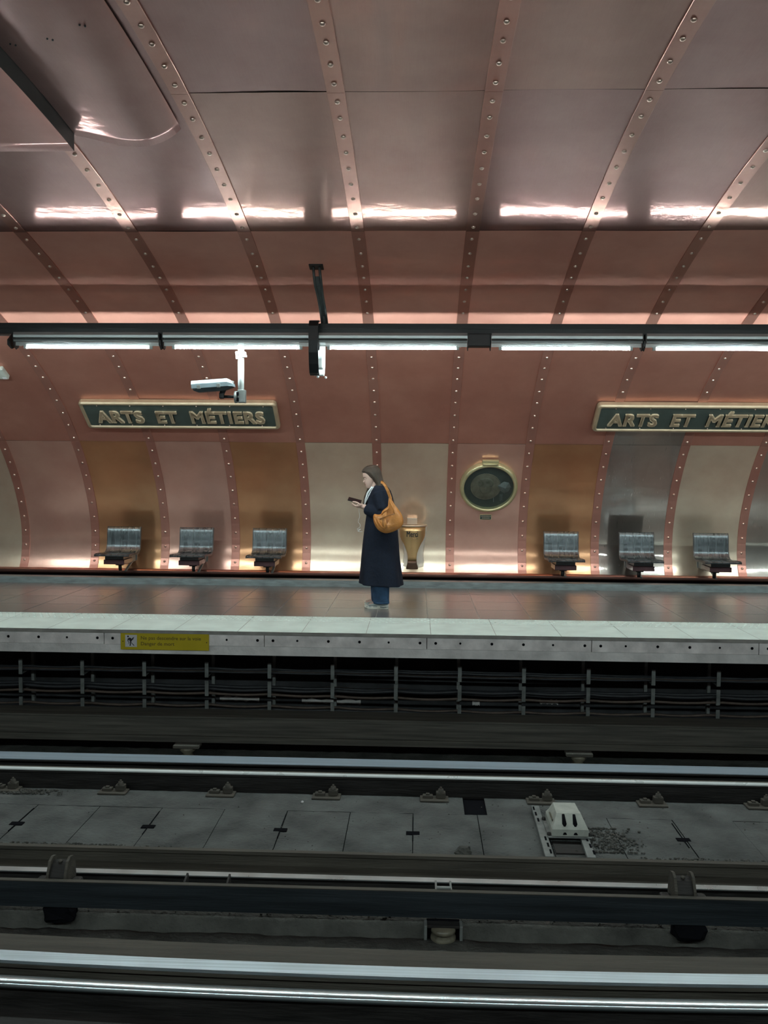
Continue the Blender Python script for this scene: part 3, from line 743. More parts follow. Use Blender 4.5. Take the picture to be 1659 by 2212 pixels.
# ------------------------------------------------------------ cable racks under the far platform
def make_rack(x):
    t = thing('cable_bracket', 'x', 'cable bracket', (x, 9.15, -.7), 'cable brackets under the far platform')
    MB().span((x - .016, 9.14, -1.06), (x + .016, 9.18, -.24)).build('post', M['galv'], t)
    for z in (-.45, -.645, -.85):
        b_ = MB(); b_.span((x - .013, 8.86, z - .155), (x + .013, 9.14, z - .14)); b_.span((x - .019, 8.85, z - .155), (x + .019, 8.86, z + .005)); b_.build('hook', M['galv'], t)
    return t
words = ['at the left picture edge', 'second from the left edge', 'left of the yellow warning sign', 'below the yellow warning sign', 'right below the yellow sign corner', 'left of the standing woman', 'below the standing woman', 'right of the standing woman', 'fourth from the right edge', 'third from the right edge', 'second from the right edge', 'nearest the right picture edge']
for i in range(12):
    x = -4.14 + .656 * i
    make_rack(x)['label'] = 'grey cable bracket with three hooks, ' + words[i]
rc = random.Random(3)
lvl = ['top', 'middle', 'bottom']
cnt = 0
for li, z in enumerate((-.575, -.77, -.975)):
    for c in range(5):
        r_ = rc.choice((.010, .014, .018)); pts = []
        y = 8.885 + .045 * c; ph = rc.uniform(0, 6); sag = rc.uniform(.004, .02)
        zz = z + rc.uniform(-.012, .02) + (.022 * (c % 2))
        for i in range(100):
            x = -6.6 + 12.2 * i / 99; u = ((x + 4.14) / .656) % 1
            pts.append((x, y + .006 * math.sin(x * 2 + ph), zz - sag * math.sin(u * math.pi) + .008 * math.sin(x * .9 + ph)))
        o = MB().tube(pts, r_, 6).build('cable', M['cable_b'] if (c + li) % 4 == 1 else M['cable'])
        tag(o, ['thin', 'thick', 'sagging', 'rearmost', 'wavy'][c] + ' dark cable lying on the %s row of hooks below the far platform' % lvl[li], 'cable', 'cables on the hooks under the far platform')

# ------------------------------------------------------------ light beam and lamps
def build_beam(y, s, label, yc=None):
    """s=+1: lamp on the track side of the beam facing -Y"""
    t = thing('light_beam', label, 'light beam', (0, y, 2.95))
    MB().span((XA, y - .02, 2.896), (XB, y + .14, 3.004), 0, .004).build('beam', M['black'], t)
    MB().span((XA, y - .03, 2.950), (XB, y - .019, 2.959)).build('ridge', M['black'], t)
    return t
beam = build_beam(8.642, 1, 'long black steel beam carrying the lamps over the far platform')
def make_lamp():
    """lamp 1.43 m long, origin at its left end, axis X; slits and an inner shade are added to steer light to the vault"""
    t = thing('tube_lamp', 'x', 'lamp', (0, 0, 0), 'tube lamps under the far beam')
    Lg = 1.452; th = .003
    # back and top shell, slits added to leak light up to the vault
    arc = [(.055 * math.cos(a) - .0, .062 * math.sin(a)) for a in [R(60 + 68 * i / 12) for i in range(13)]]
    outer = [(p[0] * 1.06, p[1] * 1.06) for p in arc]
    b_ = MB()
    for i in range(28):
        aa = [R(36 + 92 * (i + q * .80) / 28) for q in (0, .5, 1)]
        b_.extr([(.058 * math.cos(a), .066 * math.sin(a)) for a in aa] + [(.055 * math.cos(a), .062 * math.sin(a)) for a in aa[::-1]], [0, Lg])
    b_.build('housing', M['house'], t)
    # ribbed front plate; slit shade added beside the tube to dim the vault
    b_ = MB(); b_.extr([(-.078, .072), (-.085, .045), (-.083, .02), (-.081, .02), (-.083, .045), (-.076, .072)], [.004, Lg - .004]); b_.build('front_plate', M['house'], t)
    b_ = MB()
    for z in (.012, .001): b_.extr([(-.083, z + .004), (-.086, z), (-.083, z - .004), (-.078, z)], [.004, Lg - .004])
    b_.build('louvre', M['louvre'], t)
    b_ = MB(); b_.extr([(-.081, -.002), (-.077, -.02), (-.074, -.02), (-.078, -.002)], [.004, Lg - .004]); b_.build('lower_lip', M['house'], t)
    b_ = MB()
    for z0, z1 in [(-.055, -.046)] + [(-.0445 + .0095 * q, -.0445 + .0095 * q + .0078) for q in range(11)]: b_.extr([(-.034, z1), (-.034, z0), (-.031, z0), (-.031, z1)], [.004, Lg - .004])
    b_; b_.build('added_tube_shade', M['house'], t)
    tb = MB(); tb.tube([(.11, -.012, -.065), (Lg - .11, -.012, -.065)], .0135, 12); tb.build('tube', M['tube'], t)
    for x in (0.0, Lg):
        s_ = 1 if x == 0 else -1
        b_ = MB(); pts = [(-.075, .07), (.05, .06), (.062, 0), (.045, -.065), (-.005, -.09), (-.05, -.06), (-.078, 0)]
        b_.extr(pts, [x, x - s_ * .008]); b_.build('end_cap', M['black'], t)
    for x in (.095, Lg - .095):
        MB().box((x, -.012, -.060), (.03, .035, .045), None, 0, .005).build('lampholder', M['white_paint'], t)
    return t
LY, LZ = 8.592, 2.824
starts = [(-4.011, 'leftmost lit tube lamp under the beam'), (-2.520, 'tube lamp with the camera pole hanging from it'), (-.983, 'tube lamp directly right of the black hook'), (.696, 'tube lamp directly right of the black spacer box'), (2.179, 'tube lamp above the right-hand station sign')]
lp = make_lamp()
for i, (x, lab) in enumerate(starts):
    o = lp if i == 0 else dup(lp, (0, 0, 0)); o.location = (x, LY, LZ); o['label'] = lab
for x, lab in ((-5.74, 'tube lamp continuing beyond the left edge'), (-7.23, 'tube lamp continuing far beyond the left edge'), (3.69, 'tube lamp just beyond the right edge'), (5.2, 'tube lamp second beyond the right edge'), (6.72, 'tube lamp third beyond the right edge')):
    dup(lp, (x, LY, LZ), lab)
for i, (x, lab) in enumerate(((.471, 'black spacer box between two tube lamps, right of centre'),)):
    tag(MB().span((x, LY - .07, LZ - .055), (x + .222, LY + .05, LZ + .07), 0, .008).build('spacer_box', M['black']), lab, 'spacer box')
for x, lab in ((-4.056, 'black gusset at the left end of the leftmost tube lamp'), (-2.545, 'black gusset between the first two tube lamps'), (2.163, 'black gusset left of the rightmost tube lamp')):
    b_ = MB(); b_.extr([(8.50, 2.77), (8.50, 2.82), (8.61, 2.90), (8.66, 2.90), (8.66, 2.77), (8.58, 2.74)], [x - .008, x + .008])
    tag(b_.build('lamp_gusset', M['black']), lab, 'gusset', 'gussets between lamps')
# the same lighting line over the near platform, above and behind the viewer
b2 = build_beam(2 * YC - 8.642 - .12, -1, 'black lamp beam over the near platform, above the view'); 
for i in range(10):
    o = dup(lp, (-7.4 + 1.53 * i + 1.452, 2 * YC - LY, LZ), 'tube lamp over the near platform, above the view, ' + ['first', 'second', 'third', 'fourth', 'fifth', 'sixth', 'seventh', 'eighth', 'ninth', 'tenth'][i] + ' of its row from the left', 'near lamps'); o.rotation_euler = (0, 0, math.pi)

# hanger and hook
HX = -.985
t = thing('beam_hanger', 'S-shaped grey-green hanger from the vault down behind the beam', 'hanger', (HX, 8.33, 3.5))
MB().box((HX, 8.335, 3.488), (.135, .10, .012), Matrix.Rotation(R(-14), 3, 'X'), 0, .002).build('ceiling_plate', M['black'], t)
path = [(8.335, 3.485), (8.345, 3.40), (8.38, 3.32), (8.48, 3.25), (8.58, 3.17), (8.66, 3.08), (8.69, 2.99)]
for d, xx in ((-.03, 0), (.03, 0)):
    b_ = MB(); b_.tube([(HX + d * (1 if z > 3.3 else .8) + (3.49 - z) * .09, y, z) for y, z in path], .013, 8); b_.build('rail_rod', M['hook_grey'], t)
b_ = MB()
for (y, z), (y2, z2) in list(zip(path, path[1:]))[1:]:
    x_ = HX + (3.49 - (z + z2) / 2) * .09
    b_.box((x_, (y + y2) / 2 + .006, (z + z2) / 2), (.06, .006, math.hypot(y2 - y, z2 - z) * 1.05), Matrix.Rotation(math.atan2(y2 - y, -(z2 - z)), 3, 'X'))
b_.build('web', M['hook_grey'], t)
t = thing('beam_hook', 'black curved hook strap wrapped under the lamp beam, inside painted white as if lit', 'hook', (-.99, 8.60, 2.49))
ring = [(8.60, 3.03), (8.50, 3.01), (8.455, 2.955), (8.45, 2.82), (8.462, 2.70), (8.49, 2.59), (8.54, 2.51), (8.60, 2.49)]
def strap(ring, x0, x1, th, mat, nm, off=0):
    b_ = MB(); c = Vector((0, 8.61, 2.80)); out = []; inn = []
    for i, (y, z) in enumerate(ring):
        a = Vector((0, *ring[max(0, i - 1)])); b__ = Vector((0, *ring[min(len(ring) - 1, i + 1)])); T = (b__ - a).normalized(); n_ = Vector((0, T.z, -T.y))
        if n_.dot(Vector((0, y, z)) - c) < 0: n_ = -n_
        p = Vector((0, y, z)) + n_ * off; out.append((p.y, p.z)); q = p - n_ * th; inn.append((q.y, q.z))
    for i in range(len(ring) - 1):
        b_.extr([out[i], out[i + 1], inn[i + 1], inn[i]], [x0, x1])
    return b_.build(nm, mat, t)
strap(ring, -1.072, -.98, .018, M['black'], 'front_strap')
ring2 = [(8.60, 2.49), (8.66, 2.49), (8.715, 2.525), (8.75, 2.60), (8.76, 2.72), (8.765, 2.90)]
strap(ring2, -1.035, -.94, .012, M['white_paint'], 'back_strap')  # white colour stands for lamplight on the strap's inner face
MB().box((-.975, 8.63, 2.615), (.07, .05, .13), None, 0, .02).build('painted_lit_block', M['white_paint'], t)  # added white block, the lit inside of the hook as colour
for y in (8.59, 8.66): MB().ball((-.995 + (y - 8.59), y, 2.477), .013, 8, 6).build('bolt', M['white_paint'], t)

# ------------------------------------------------------------ surveillance camera on a pole
t = thing('surveillance_camera', 'grey boxy surveillance camera on a white pole over the left sign', 'camera', (-1.755, 8.55, 2.73))
MB().tube([(-1.755, 8.57, 2.80), (-1.755, 8.57, 2.235)], .031, 16).build('pole', M['white_paint'], t)
b_ = MB(); b_.box((-1.755, 8.56, 2.70), (.10, .07, .03), None, 0, .006); b_.box((-1.72, 8.55, 2.672), (.05, .04, .025), None, 0, .004); b_.box((-1.79, 8.55, 2.67), (.02, .05, .06), None, 0, .004); b_.build('pole_clamp', M['white_paint'], t)
b_ = MB(); b_.box((-1.742, 8.55, 2.27), (.075, .085, .13), None, 0, .006); b_.lathe([(.001, .012), (.06, .012), (.06, -.012), (.001, -.012)], 20, Matrix.Translation((-1.80, 8.55, 2.262)) @ Matrix.Rotation(R(90), 4, 'Y')); b_.build('arm_bracket', M['galv'], t)
b_ = MB()
for z in (2.292, 2.235): b_.box((-1.776, 8.503, z), (.026, .006, .036))
b_.build('bracket_slot', M['dark_gap'], t)
b_ = MB(); b_.tube([(-1.80, 8.55, 2.265), (-1.93, 8.55, 2.265)], .016, 10); b_.box((-1.945, 8.55, 2.275), (.05, .05, .06), None, 0, .01); b_.tube([(-1.945, 8.55, 2.29), (-1.925, 8.55, 2.36)], [.024, .035], 10); b_.build('arm', M['black'], t)
rot = Matrix.Rotation(R(-4.5), 3, 'Y')
cc = Vector((-2.035, 8.55, 2.378))
def cp(x, y, z): return tuple(cc + rot @ Vector((x, y, z)))
def camsec(x, s=1.0): return [cp(x, -.062 * s, -.022), cp(x, -.066 * s, .02), cp(x, -.05 * s, .055 * s), cp(x, .05 * s, .055 * s), cp(x, .066 * s, .02), cp(x, .062 * s, -.022)]
b_ = MB(); b_.loft([camsec(-.205), camsec(.155), [cp(.215, -.058, -.03), cp(.21, -.06, .0), cp(.19, -.045, .035), cp(.19, .045, .035), cp(.21, .06, .0), cp(.215, .058, -.03)]], 0, True, False); b_.build('housing', M['camhouse'], t)
b_ = MB(); b_.loft([[cp(x, -.058, -.023), cp(x, .058, -.023), cp(x, .035, zz), cp(x, -.035, zz)] for x, zz in ((-.195, -.04), (-.15, -.06), (.12, -.06), (.205, -.035))], 0, True, False); b_.build('underside', M['cam_under'], t)
b_ = MB(); b_.box(cp(.198, 0, .005), (.006, .09, .05), rot @ Matrix.Rotation(R(20), 3, 'Y')); b_.build('window', M['pict_white'], t)
for x in (-.13, .07):
    b_ = MB(); b_.box(cp(x, -.066, -.012), (.035, .012, .04), rot, 0, .003); b_.build('latch', M['galv'], t)

t.location = (-1.755 * 1.018, 8.71, 2.73 + .0205)
# ------------------------------------------------------------ station signs
def wall_frame(z, off=0.0):
    p, T, Nn = at_arc(arc_z(z)); return p + Nn * off, T, Nn      # T points up the wall
WORDS = None
def embolden(b_, dx, dy):
    V, Fc = list(b_.v), list(b_.f); o = MB()
    for (ox, oy) in ((-dx, -dy), (-dx, dy), (dx, -dy), (dx, dy), (0, 0), (-dx / 2, dy), (dx / 2, -dy)): o.add([(v[0] + ox, v[1] + oy, v[2]) for v in V], Fc)
    return o
def sign(xl, label):
    Wd, Hd = 2.495, .485
    zc_ = 2.222; p, T, Nn = wall_frame(zc_)
    a = Vector((0, 11.13, 2.07)); b__ = Vector((0, 10.755, 2.372)); U = (b__ - a).normalized(); Nn = Vector((0, -U.z, U.y))
    c = (a + b__) / 2; c.x = xl + Wd / 2
    mt = Matrix((( 1, U.x, Nn.x, c.x), (0, U.y, Nn.y, c.y), (0, U.z, Nn.z, c.z), (0, 0, 0, 1)))
    t = thing('station_sign', label, 'sign', c)
    def rr_(w, h, r_, n=6):
        o = []
        for (sx, sy, a0) in ((1, 1, 0), (-1, 1, 90), (-1, -1, 180), (1, -1, 270)):
            for i in range(n + 1):
                a_ = R(a0 + 90 * i / n); o.append((sx * (w / 2 - r_) + r_ * math.cos(a_), sy * (h / 2 - r_) + r_ * math.sin(a_)))
        return o
    def ring_(w, h, r_, z): return [tuple(mt @ Vector((x, y, z))) for x, y in rr_(w, h, r_)]
    b_ = MB(); b_.loft([ring_(Wd, Hd, .05, -.05), ring_(Wd, Hd, .05, .0), ring_(Wd - .03, Hd - .03, .04, .018), ring_(Wd - .075, Hd - .075, .03, .018), ring_(Wd - .10, Hd - .10, .02, .002)], 0, False, False)
    b_.build('frame', M['frame'], t)
    b_ = MB(); b_.add(ring_(Wd - .09, Hd - .09, .02, .003), [tuple(range(28))]); b_.add(ring_(Wd - .02, Hd - .02, .03, -.052), [tuple(range(28))[::-1]]); b_.build('field', M['sign_dark'], t)
    # raised bronze letters
    size = .29
    b_, w_ = text_mb('ARTS  ET  M\u00c9TIERS', size, Matrix(), ext=.0, space=1.07)
    tw = max(v[0] for v in b_.v) - min(v[0] for v in b_.v); x0 = min(v[0] for v in b_.v)
    want = 2.13; sx = want / tw
    hgt = .212 / (size * .72)
    b_, w_ = text_mb('ARTS  ET  M\u00c9TIERS', size, Matrix(), ext=.012, space=1.07)
    b_ = embolden(b_, .0115, .006)
    fx_ = [((v[0] - x0) * sx - want / 2, (v[1] - size * .36) * hgt - .012, v[2] + .014) for v in b_.v]
    cen_ = [sum(fx_[i][0] for i in f) / len(f) for f in b_.f]
    # one part per letter: the E with its accent stays together
    par = list(range(len(fx_)))
    def find(a):
        while par[a] != a: par[a] = par[par[a]]; a = par[a]
        return a
    for f in b_.f:
        for i in f[1:]: par[find(i)] = find(f[0])
    comps = {}
    for i in range(len(fx_)): comps.setdefault(find(i), []).append(i)
    comps = sorted(comps.values(), key=lambda c_: min(fx_[i][0] for i in c_)); groups = []
    for c_ in comps:
        lo, hi = min(fx_[i][0] for i in c_), max(fx_[i][0] for i in c_)
        if groups and lo < groups[-1][1] - .012: groups[-1][0].extend(c_); groups[-1][1] = max(hi, groups[-1][1])
        else: groups.append([list(c_), hi])
    for c_, _ in groups:
        st_ = set(c_); fs_ = [f for f in b_.f if f[0] in st_]; mp_ = {o_: n_ for n_, o_ in enumerate(c_)}
        w2 = MB(); w2.add([tuple(mt @ Vector(fx_[i])) for i in c_], [tuple(mp_[i] for i in f) for f in fs_]); w2.build('letter', M['bronze'], t)
    for i in range(6):
        for sy in (-1, 1):
            q = mt @ Vector((-1.05 + i * .42 + (.03 * sy), sy * .178, .004)); b2_ = MB(); b2_.ball(tuple(q), .009, 8, 5); b2_.build('screw', M['rivet'], t)
    return t
sign(-4.262, 'left station sign reading ARTS ET M\u00c9TIERS, beneath the surveillance camera')
sign(2.19, 'right station sign, its last letters cut by the picture edge')

# ------------------------------------------------------------ porthole and plaque
p, T, Nn = wall_frame(1.357, .03)
c = Vector((.957, p.y, p.z)); U = T
mt = Matrix(((1, U.x, Nn.x, c.x), (0, U.y, Nn.y, c.y), (0, U.z, Nn.z, c.z), (0, 0, 0, 1)))
t = thing('porthole', 'round brass porthole display case hinged at its top, right of the bin', 'porthole', c)
b_ = MB(); b_.lathe([(.39, -.02), (.392, .02), (.384, .05), (.37, .066), (.35, .07), (.338, .062), (.333, .045), (.333, .0)], 64, mt); b_.build('ring', M['brass'], t)
b_ = MB(); b_.lathe([(.0001, .004), (.333, .004)], 48, mt); b_.build('backing', M['sign_dark'], t)
b_ = MB(); b_.lathe([(.0001, .052), (.335, .052)], 48, mt); b_.build('glass', M['glass'], t)
m, nt, bb, N_, L_ = nmat('medallion'); M['medal'] = m
bb.inputs['Base Color'].default_value = (.13, .12, .095, 1); bb.inputs['Roughness'].default_value = .7
M['medal2'] = simple('medallion_tone', (.17, .14, .10), .7, 0, .3, 14)
b_ = MB(); mo = mt @ Matrix.Translation((-.04, .0, 0)); b_.lathe([(.0001, .012), (.2, .012), (.206, .009), (.206, .004)], 40, mo)
b_.lathe([(.196, .012), (.2, .016), (.206, .012)], 40, mo); b_.build('medallion', M['medal2'], t)
b_ = MB()
b_.ball((0, 0, 0), (.085, .115, .010), 20, 10); b_.ball((0, -.02, .010), (.016, .032, .008), 10, 6); b_.ball((-.034, .022, .008), (.018, .007, .004), 8, 5); b_.ball((.034, .022, .008), (.018, .007, .004), 8, 5); b_.ball((0, -.068, .007), (.026, .007, .004), 8, 5)
b_.v = [tuple(mo @ (Vector(v) + Vector((0, -.005, .012)))) for v in b_.v]; b_.build('portrait_relief', M['medal2'], t)
b_ = MB(); b_.ball((0, .055, .006), (.105, .085, .010), 18, 8); b_.v = [tuple(mo @ (Vector(v) + Vector((0, 0, .008)))) for v in b_.v]; b_.build('portrait_hair', M['insul'], t)
b_ = MB(); rn = random.Random(4); pts = [(.12, .02), (.20, .09), (.27, .07), (.30, .0), (.27, -.07), (.22, -.10), (.16, -.06)]
vs = [(x, y, .012) for x, y in pts] + [(.22, .0, .045)] ; b_.add([tuple(mt @ Vector(v)) for v in vs], [(i, (i + 1) % 7, 7) for i in range(7)]); b_.build('crumpled_exhibit', M['galv'], t)
b_ = MB()
for x, h in ((.075, .08), (.165, .11), (.185, .10)): b_.box(tuple(mt @ Vector((x, -.19 if x < .1 else -.15, .02))), (.004, .004, h), None)
b_.build('thin_stand', M['galv'], t)
b_ = MB(); b_.box(tuple(mt @ Vector((0, .415, .045))), (.215, .05, .045), mt.to_3x3().normalized(), 0, .006); b_.build('hinge_plate', M['brass'], t)
b_ = MB(); b_.tube([tuple(mt @ Vector((x, .388, .07))) for x in (-.105, .105)], .016, 10); b_.build('hinge_barrel', M['brass'], t)
p, T, Nn = wall_frame(.915, .004)
t = thing('plaque', 'tiny dark engraved plaque below the brass porthole', 'plaque', (.94, p.y, p.z))
mt = Matrix(((1, T.x, Nn.x, .94), (0, T.y, Nn.y, p.y), (0, T.z, Nn.z, p.z), (0, 0, 0, 1)))
MB().box(tuple(mt @ Vector((0, 0, 0))), (.162, .075, .006), mt.to_3x3()).build('plate', M['brass'], t)
MB().box(tuple(mt @ Vector((0, 0, .003))), (.150, .062, .004), mt.to_3x3()).build('field', M['sign_dark'], t)
b_ = MB(); rn = random.Random(2)
for yy, w_ in ((.014, .13), (-.012, .10)):
    x = -w_ / 2
    while x < w_ / 2: d = rn.uniform(.004, .010); b_.box(tuple(mt @ Vector((x + d / 2, yy, .0055))), (d * .7, .008, .001), mt.to_3x3()); x += d + .002
b_.build('engraving', M['bronze'], t)
# small pale box at the left edge
p, T, Nn = wall_frame(2.71, .03)
mt = Matrix(((1, T.x, Nn.x, -5.02), (0, T.y, Nn.y, p.y), (0, T.z, Nn.z, p.z), (0, 0, 0, 1)))
t = thing('wall_box', 'small pale box on the copper wall at the left picture edge', 'box', (-5.02, p.y, p.z))
MB().box(tuple(mt @ Vector((0, 0, 0))), (.15, .20, .06), mt.to_3x3(), 0, .012).build('case', M['beacon'], t)
MB().box(tuple(mt @ Vector((.035, -.07, .031))), (.05, .035, .003), mt.to_3x3()).build('label_plate', M['pict_white'], t)
# tape outlines on the grey sheet
b_ = MB()
def wline(x0, z0, x1, z1, w_=.006, n=10):
    for i in range(n):
        a0, a1 = i / n, (i + 1) / n; q = []
        for a_ in (a0, a1):
            pp, TT, NN = at_arc(arc_z(z0 + (z1 - z0) * a_)); x = x0 + (x1 - x0) * a_
            dd = Vector((1, 0, 0)) * (w_ / 2) if abs(z1 - z0) > abs(x1 - x0) else TT * (w_ / 2)
            q.append((Vector((x, pp.y, pp.z)) + NN * .006 + dd)); q.append((Vector((x, pp.y, pp.z)) + NN * .006 - dd))
        b_.add([tuple(v) for v in q], [(0, 1, 3, 2)])
wline(2.62, 1.9, 2.58, 1.20); wline(2.58, 1.28, 3.04, 1.29); wline(3.04, 1.85, 3.02, .86); wline(2.56, .86, 3.02, .88); wline(2.58, 1.2, 2.56, .86); wline(3.04, 1.36, 3.40, 1.33)
b_.build('tape_outline', M['steel_sheet'], wall_back)

# ------------------------------------------------------------ wall seats
def make_seat():
    t = thing('platform_seat', 'x', 'seat', (0, 0, 0), 'wall seats')
    # shell: section in (y,z), y grows to the wall; local origin on the wall line at floor height
    sec = [(-.84, .405), (-.80, .418), (-.62, .412), (-.50, .402), (-.43, .408), (-.385, .44), (-.36, .50), (-.35, .58), (-.345, .66), (-.335, .715), (-.315, .745)]
    T_ = .02; n = len(sec); inn = []; out = []
    for i, (y, z) in enumerate(sec):
        a = Vector(sec[max(0, i - 1)]); b__ = Vector(sec[min(n - 1, i + 1)]); d = (b__ - a).normalized(); nr = Vector((-d.y, d.x))
        out.append((y - nr.x * T_, z - nr.y * T_)); inn.append((y, z))
    b_ = MB(); W2 = .222
    for i in range(n - 1):
        b_.extr([inn[i], inn[i + 1]], [-W2, W2], closed=False, smooth=True); b_.extr([out[i], out[i + 1]], [-W2, W2], closed=False, smooth=True)
    b_.extr([inn[0], out[0]], [-W2, W2], closed=False); b_.extr([inn[-1], out[-1]], [-W2, W2], closed=False)
    b_.build('shell', M['seat_wood'], t)
    for s_ in (-1, 1):
        b_ = MB()
        for i in range(n - 1):
            b_.extr([(inn[i][0] , inn[i][1] + .002), (inn[i + 1][0] - .0, inn[i + 1][1] + .002), (out[i + 1][0], out[i + 1][1] - .003), (out[i][0], out[i][1] - .003)], sorted([s_ * W2, s_ * (W2 + .012)]))
        b_.build('edge_band', M['seat_edge'], t)
    b_ = MB(); b_.span((-.125, -.74, .335), (.125, -.40, .388), 0, .004); b_.build('seat_block', M['seat_box'], t)
    b_ = MB(); b_.span((-.14, -.75, .27), (.14, -.42, .334), 0, .006); b_.build('beam_casing', M['seat_maroon'], t)
    b_ = MB(); b_.span((-.06, -.42, .24), (.06, -.02, .34), 0, .006); b_.span((-.08, -.04, .18), (.08, -.01, .40), 0, .004); b_.build('wall_arm', M['galv'], t)
    b_ = MB(); b_.span((-.05, -.55, .235), (.05, -.50, .27), 0, .003); b_.tube([(0, -.52, .25), (0, -.50, .165)], .022, 10); b_.build('stem', M['seat_box'], t)
    b_ = MB(); b_.box((.05, -.30, .2), (.03, .30, .02), Matrix.Rotation(R(20), 3, 'X'), 0, .003); b_.build('stay', M['galv'], t)
    return t
seat = make_seat()
labs = [(-4.02, 'leftmost of the seats on the copper wall'), (-3.015, 'middle seat of the three left of the woman'), (-2.01, 'seat nearest the woman on her left, before an orange-brown sheet'),
        (1.935, 'seat before the orange sheet, first right of the porthole'), (2.94, 'seat before the grey taped sheet'), (3.925, 'seat before the pale brass sheet near the right edge')]
for i, (x, lab) in enumerate(labs):
    o = seat if i == 0 else dup(seat, (0, 0, 0)); o.location = (x, 12.085, 0.0); o['label'] = lab

# ------------------------------------------------------------ litter bin
BX, BY = -.066, 11.86
t = thing('litter_bin', 'copper bag-holder bin lettered Merci beside the woman', 'bin', (BX, BY, .2))
b_ = MB(); b_.lathe([(.180, .785), (.196, .79), (.200, .802), (.196, .814), (.178, .81), (.172, .80), (.180, .785)], 40, Matrix.Translation((BX, BY, 0))); b_.build('rim', M['brass_sheet'], t)
prof = [(.79, .178), (.72, .178), (.66, .172), (.61, .150), (.56, .118), (.50, .09), (.44, .07), (.38, .060), (.33, .060), (.29, .066), (.25, .078), (.225, .082), (.215, .074)]
def shell(prof, mi):
    rings = []
    for z, w_ in prof:
        r_ = .185; rings.append([(BX + w_ * (2 * i / 16 - 1), BY - math.sqrt(max(.0001, r_ * r_ - (w_ * (2 * i / 16 - 1)) ** 2)) * (1 - .12 * (.79 - z)), z) for i in range(17)] + [(BX + w_ * (1 - 2 * i / 16), BY + .006 - math.sqrt(max(.0001, r_ * r_ - (w_ * (1 - 2 * i / 16)) ** 2)) * (1 - .12 * (.79 - z)), z) for i in range(17)])
    return MB().loft(rings, mi, True, True)
shell(prof[:9], 0).build('front_plate', M['bin'], t)
shell(prof[8:], 0).build('foot_plate', M['bin_foot'], t)
b_ = MB(); rings = []
for z, r_ in ((.785, .168), (.70, .165), (.6, .155), (.5, .14), (.4, .135), (.3, .14), (.235, .135), (.222, .10)):
    rings.append([(BX + .02 + r_ * math.cos(2 * math.pi * k / 28) * (1 + .06 * math.sin(k * 3.1 + z * 9)), BY + .035 + .8 * r_ * math.sin(2 * math.pi * k / 28) * (1 + .05 * math.sin(k * 2.3 + z * 14)), z) for k in range(28)])
b_.loft(rings, 0, False, True); b_.build('bag', M['film'], t)
b_ = MB(); b_.span((BX - .075, 11.97, .80), (BX + .065, 12.075, .895), 0, .004); b_.span((BX - .03, 12.0, .4), (BX + .03, 12.09, .80), 0, .003); b_.build('wall_bracket', M['brass_sheet'], t)
def onbin(p):
    x = p.x; return Vector((BX + x, BY - .0035 - math.sqrt(.185 ** 2 - x * x) * (1 - .12 * (.79 - (p.y + .655))), p.y + .655))
b_, w_ = text_mb('Merci', .105, Matrix(), xscale=.66)
b_ = embolden(b_, .0016, .0008)
x0 = min(v[0] for v in b_.v); x1 = max(v[0] for v in b_.v)
b_.v = [tuple(onbin(Vector((v[0] - (x0 + x1) / 2, v[1] * 1.05, 0)))) for v in b_.v]; b_.build('lettering', M['ink'], t)

# ------------------------------------------------------------ yellow warning sign on the platform edge
t = thing('warning_sign', 'yellow track-danger notice screwed to the platform edge', 'sign', (-2.43, 8.24, -.11))
MB().span((-2.861, 8.236, -.193), (-1.998, 8.246, -.028), 0, .004).build('plate', M['yellow'], t)
MB().span((-2.815, 8.232, -.165), (-2.700, 8.2355, -.048), 0, .001).build('pictogram_field', M['pict_white'], t)
b_ = MB()
def px(x, z): return (-2.8150 + .115 * x, -.165 + .117 * z)
def poly(pts, mi=0, y=8.2308):
    vs = [(px(*p)[0], y, px(*p)[1]) for p in pts]; b_.add(vs + [(v[0], y + .001, v[2]) for v in vs], [tuple(range(len(vs)))[::-1]], mi)
poly([(.25 + .075 * math.cos(i * .628), .87 + .08 * math.sin(i * .628)) for i in range(10)])
poly([(.22, .70), (.40, .78), (.52, .72), (.60, .60), (.56, .48), (.50, .42), (.80, .12), (.72, .10), (.50, .36), (.48, .1), (.38, .08), (.42, .42), (.34, .60), (.26, .52), (.36, .36), (.26, .18), (.30, .38), (.20, .50)])
poly([(.52, .62), (.66, .78), (.78, .84), (.68, .62), (.58, .54)])
b_.build('pictogram', M['pict_black'], t)
mt = Matrix(((1, 0, 0, -2.665), (0, 0, -1, 8.2345), (0, 1, 0, -.092), (0, 0, 0, 1)))
b_, w_ = text_mb('Ne pas descendre sur la voie', .048, mt, bold=.0006, xscale=.96); s_ = .59 / w_
b_, w_ = text_mb('Ne pas descendre sur la voie', .048, mt, bold=.0006, xscale=.96 * s_); b_.build('lettering', M['sign_text'], t)
mt = Matrix(((1, 0, 0, -2.665), (0, 0, -1, 8.2345), (0, 1, 0, -.148), (0, 0, 0, 1)))
b_, w_ = text_mb('Danger de mort', .048, mt, bold=.0006, xscale=.96 * s_); b_.build('lettering', M['sign_text'], t)
for x in (-2.838, -2.02): MB().ball((x, 8.2345, -.112), .005, 8, 5).build('screw', M['rail_dark'], t)

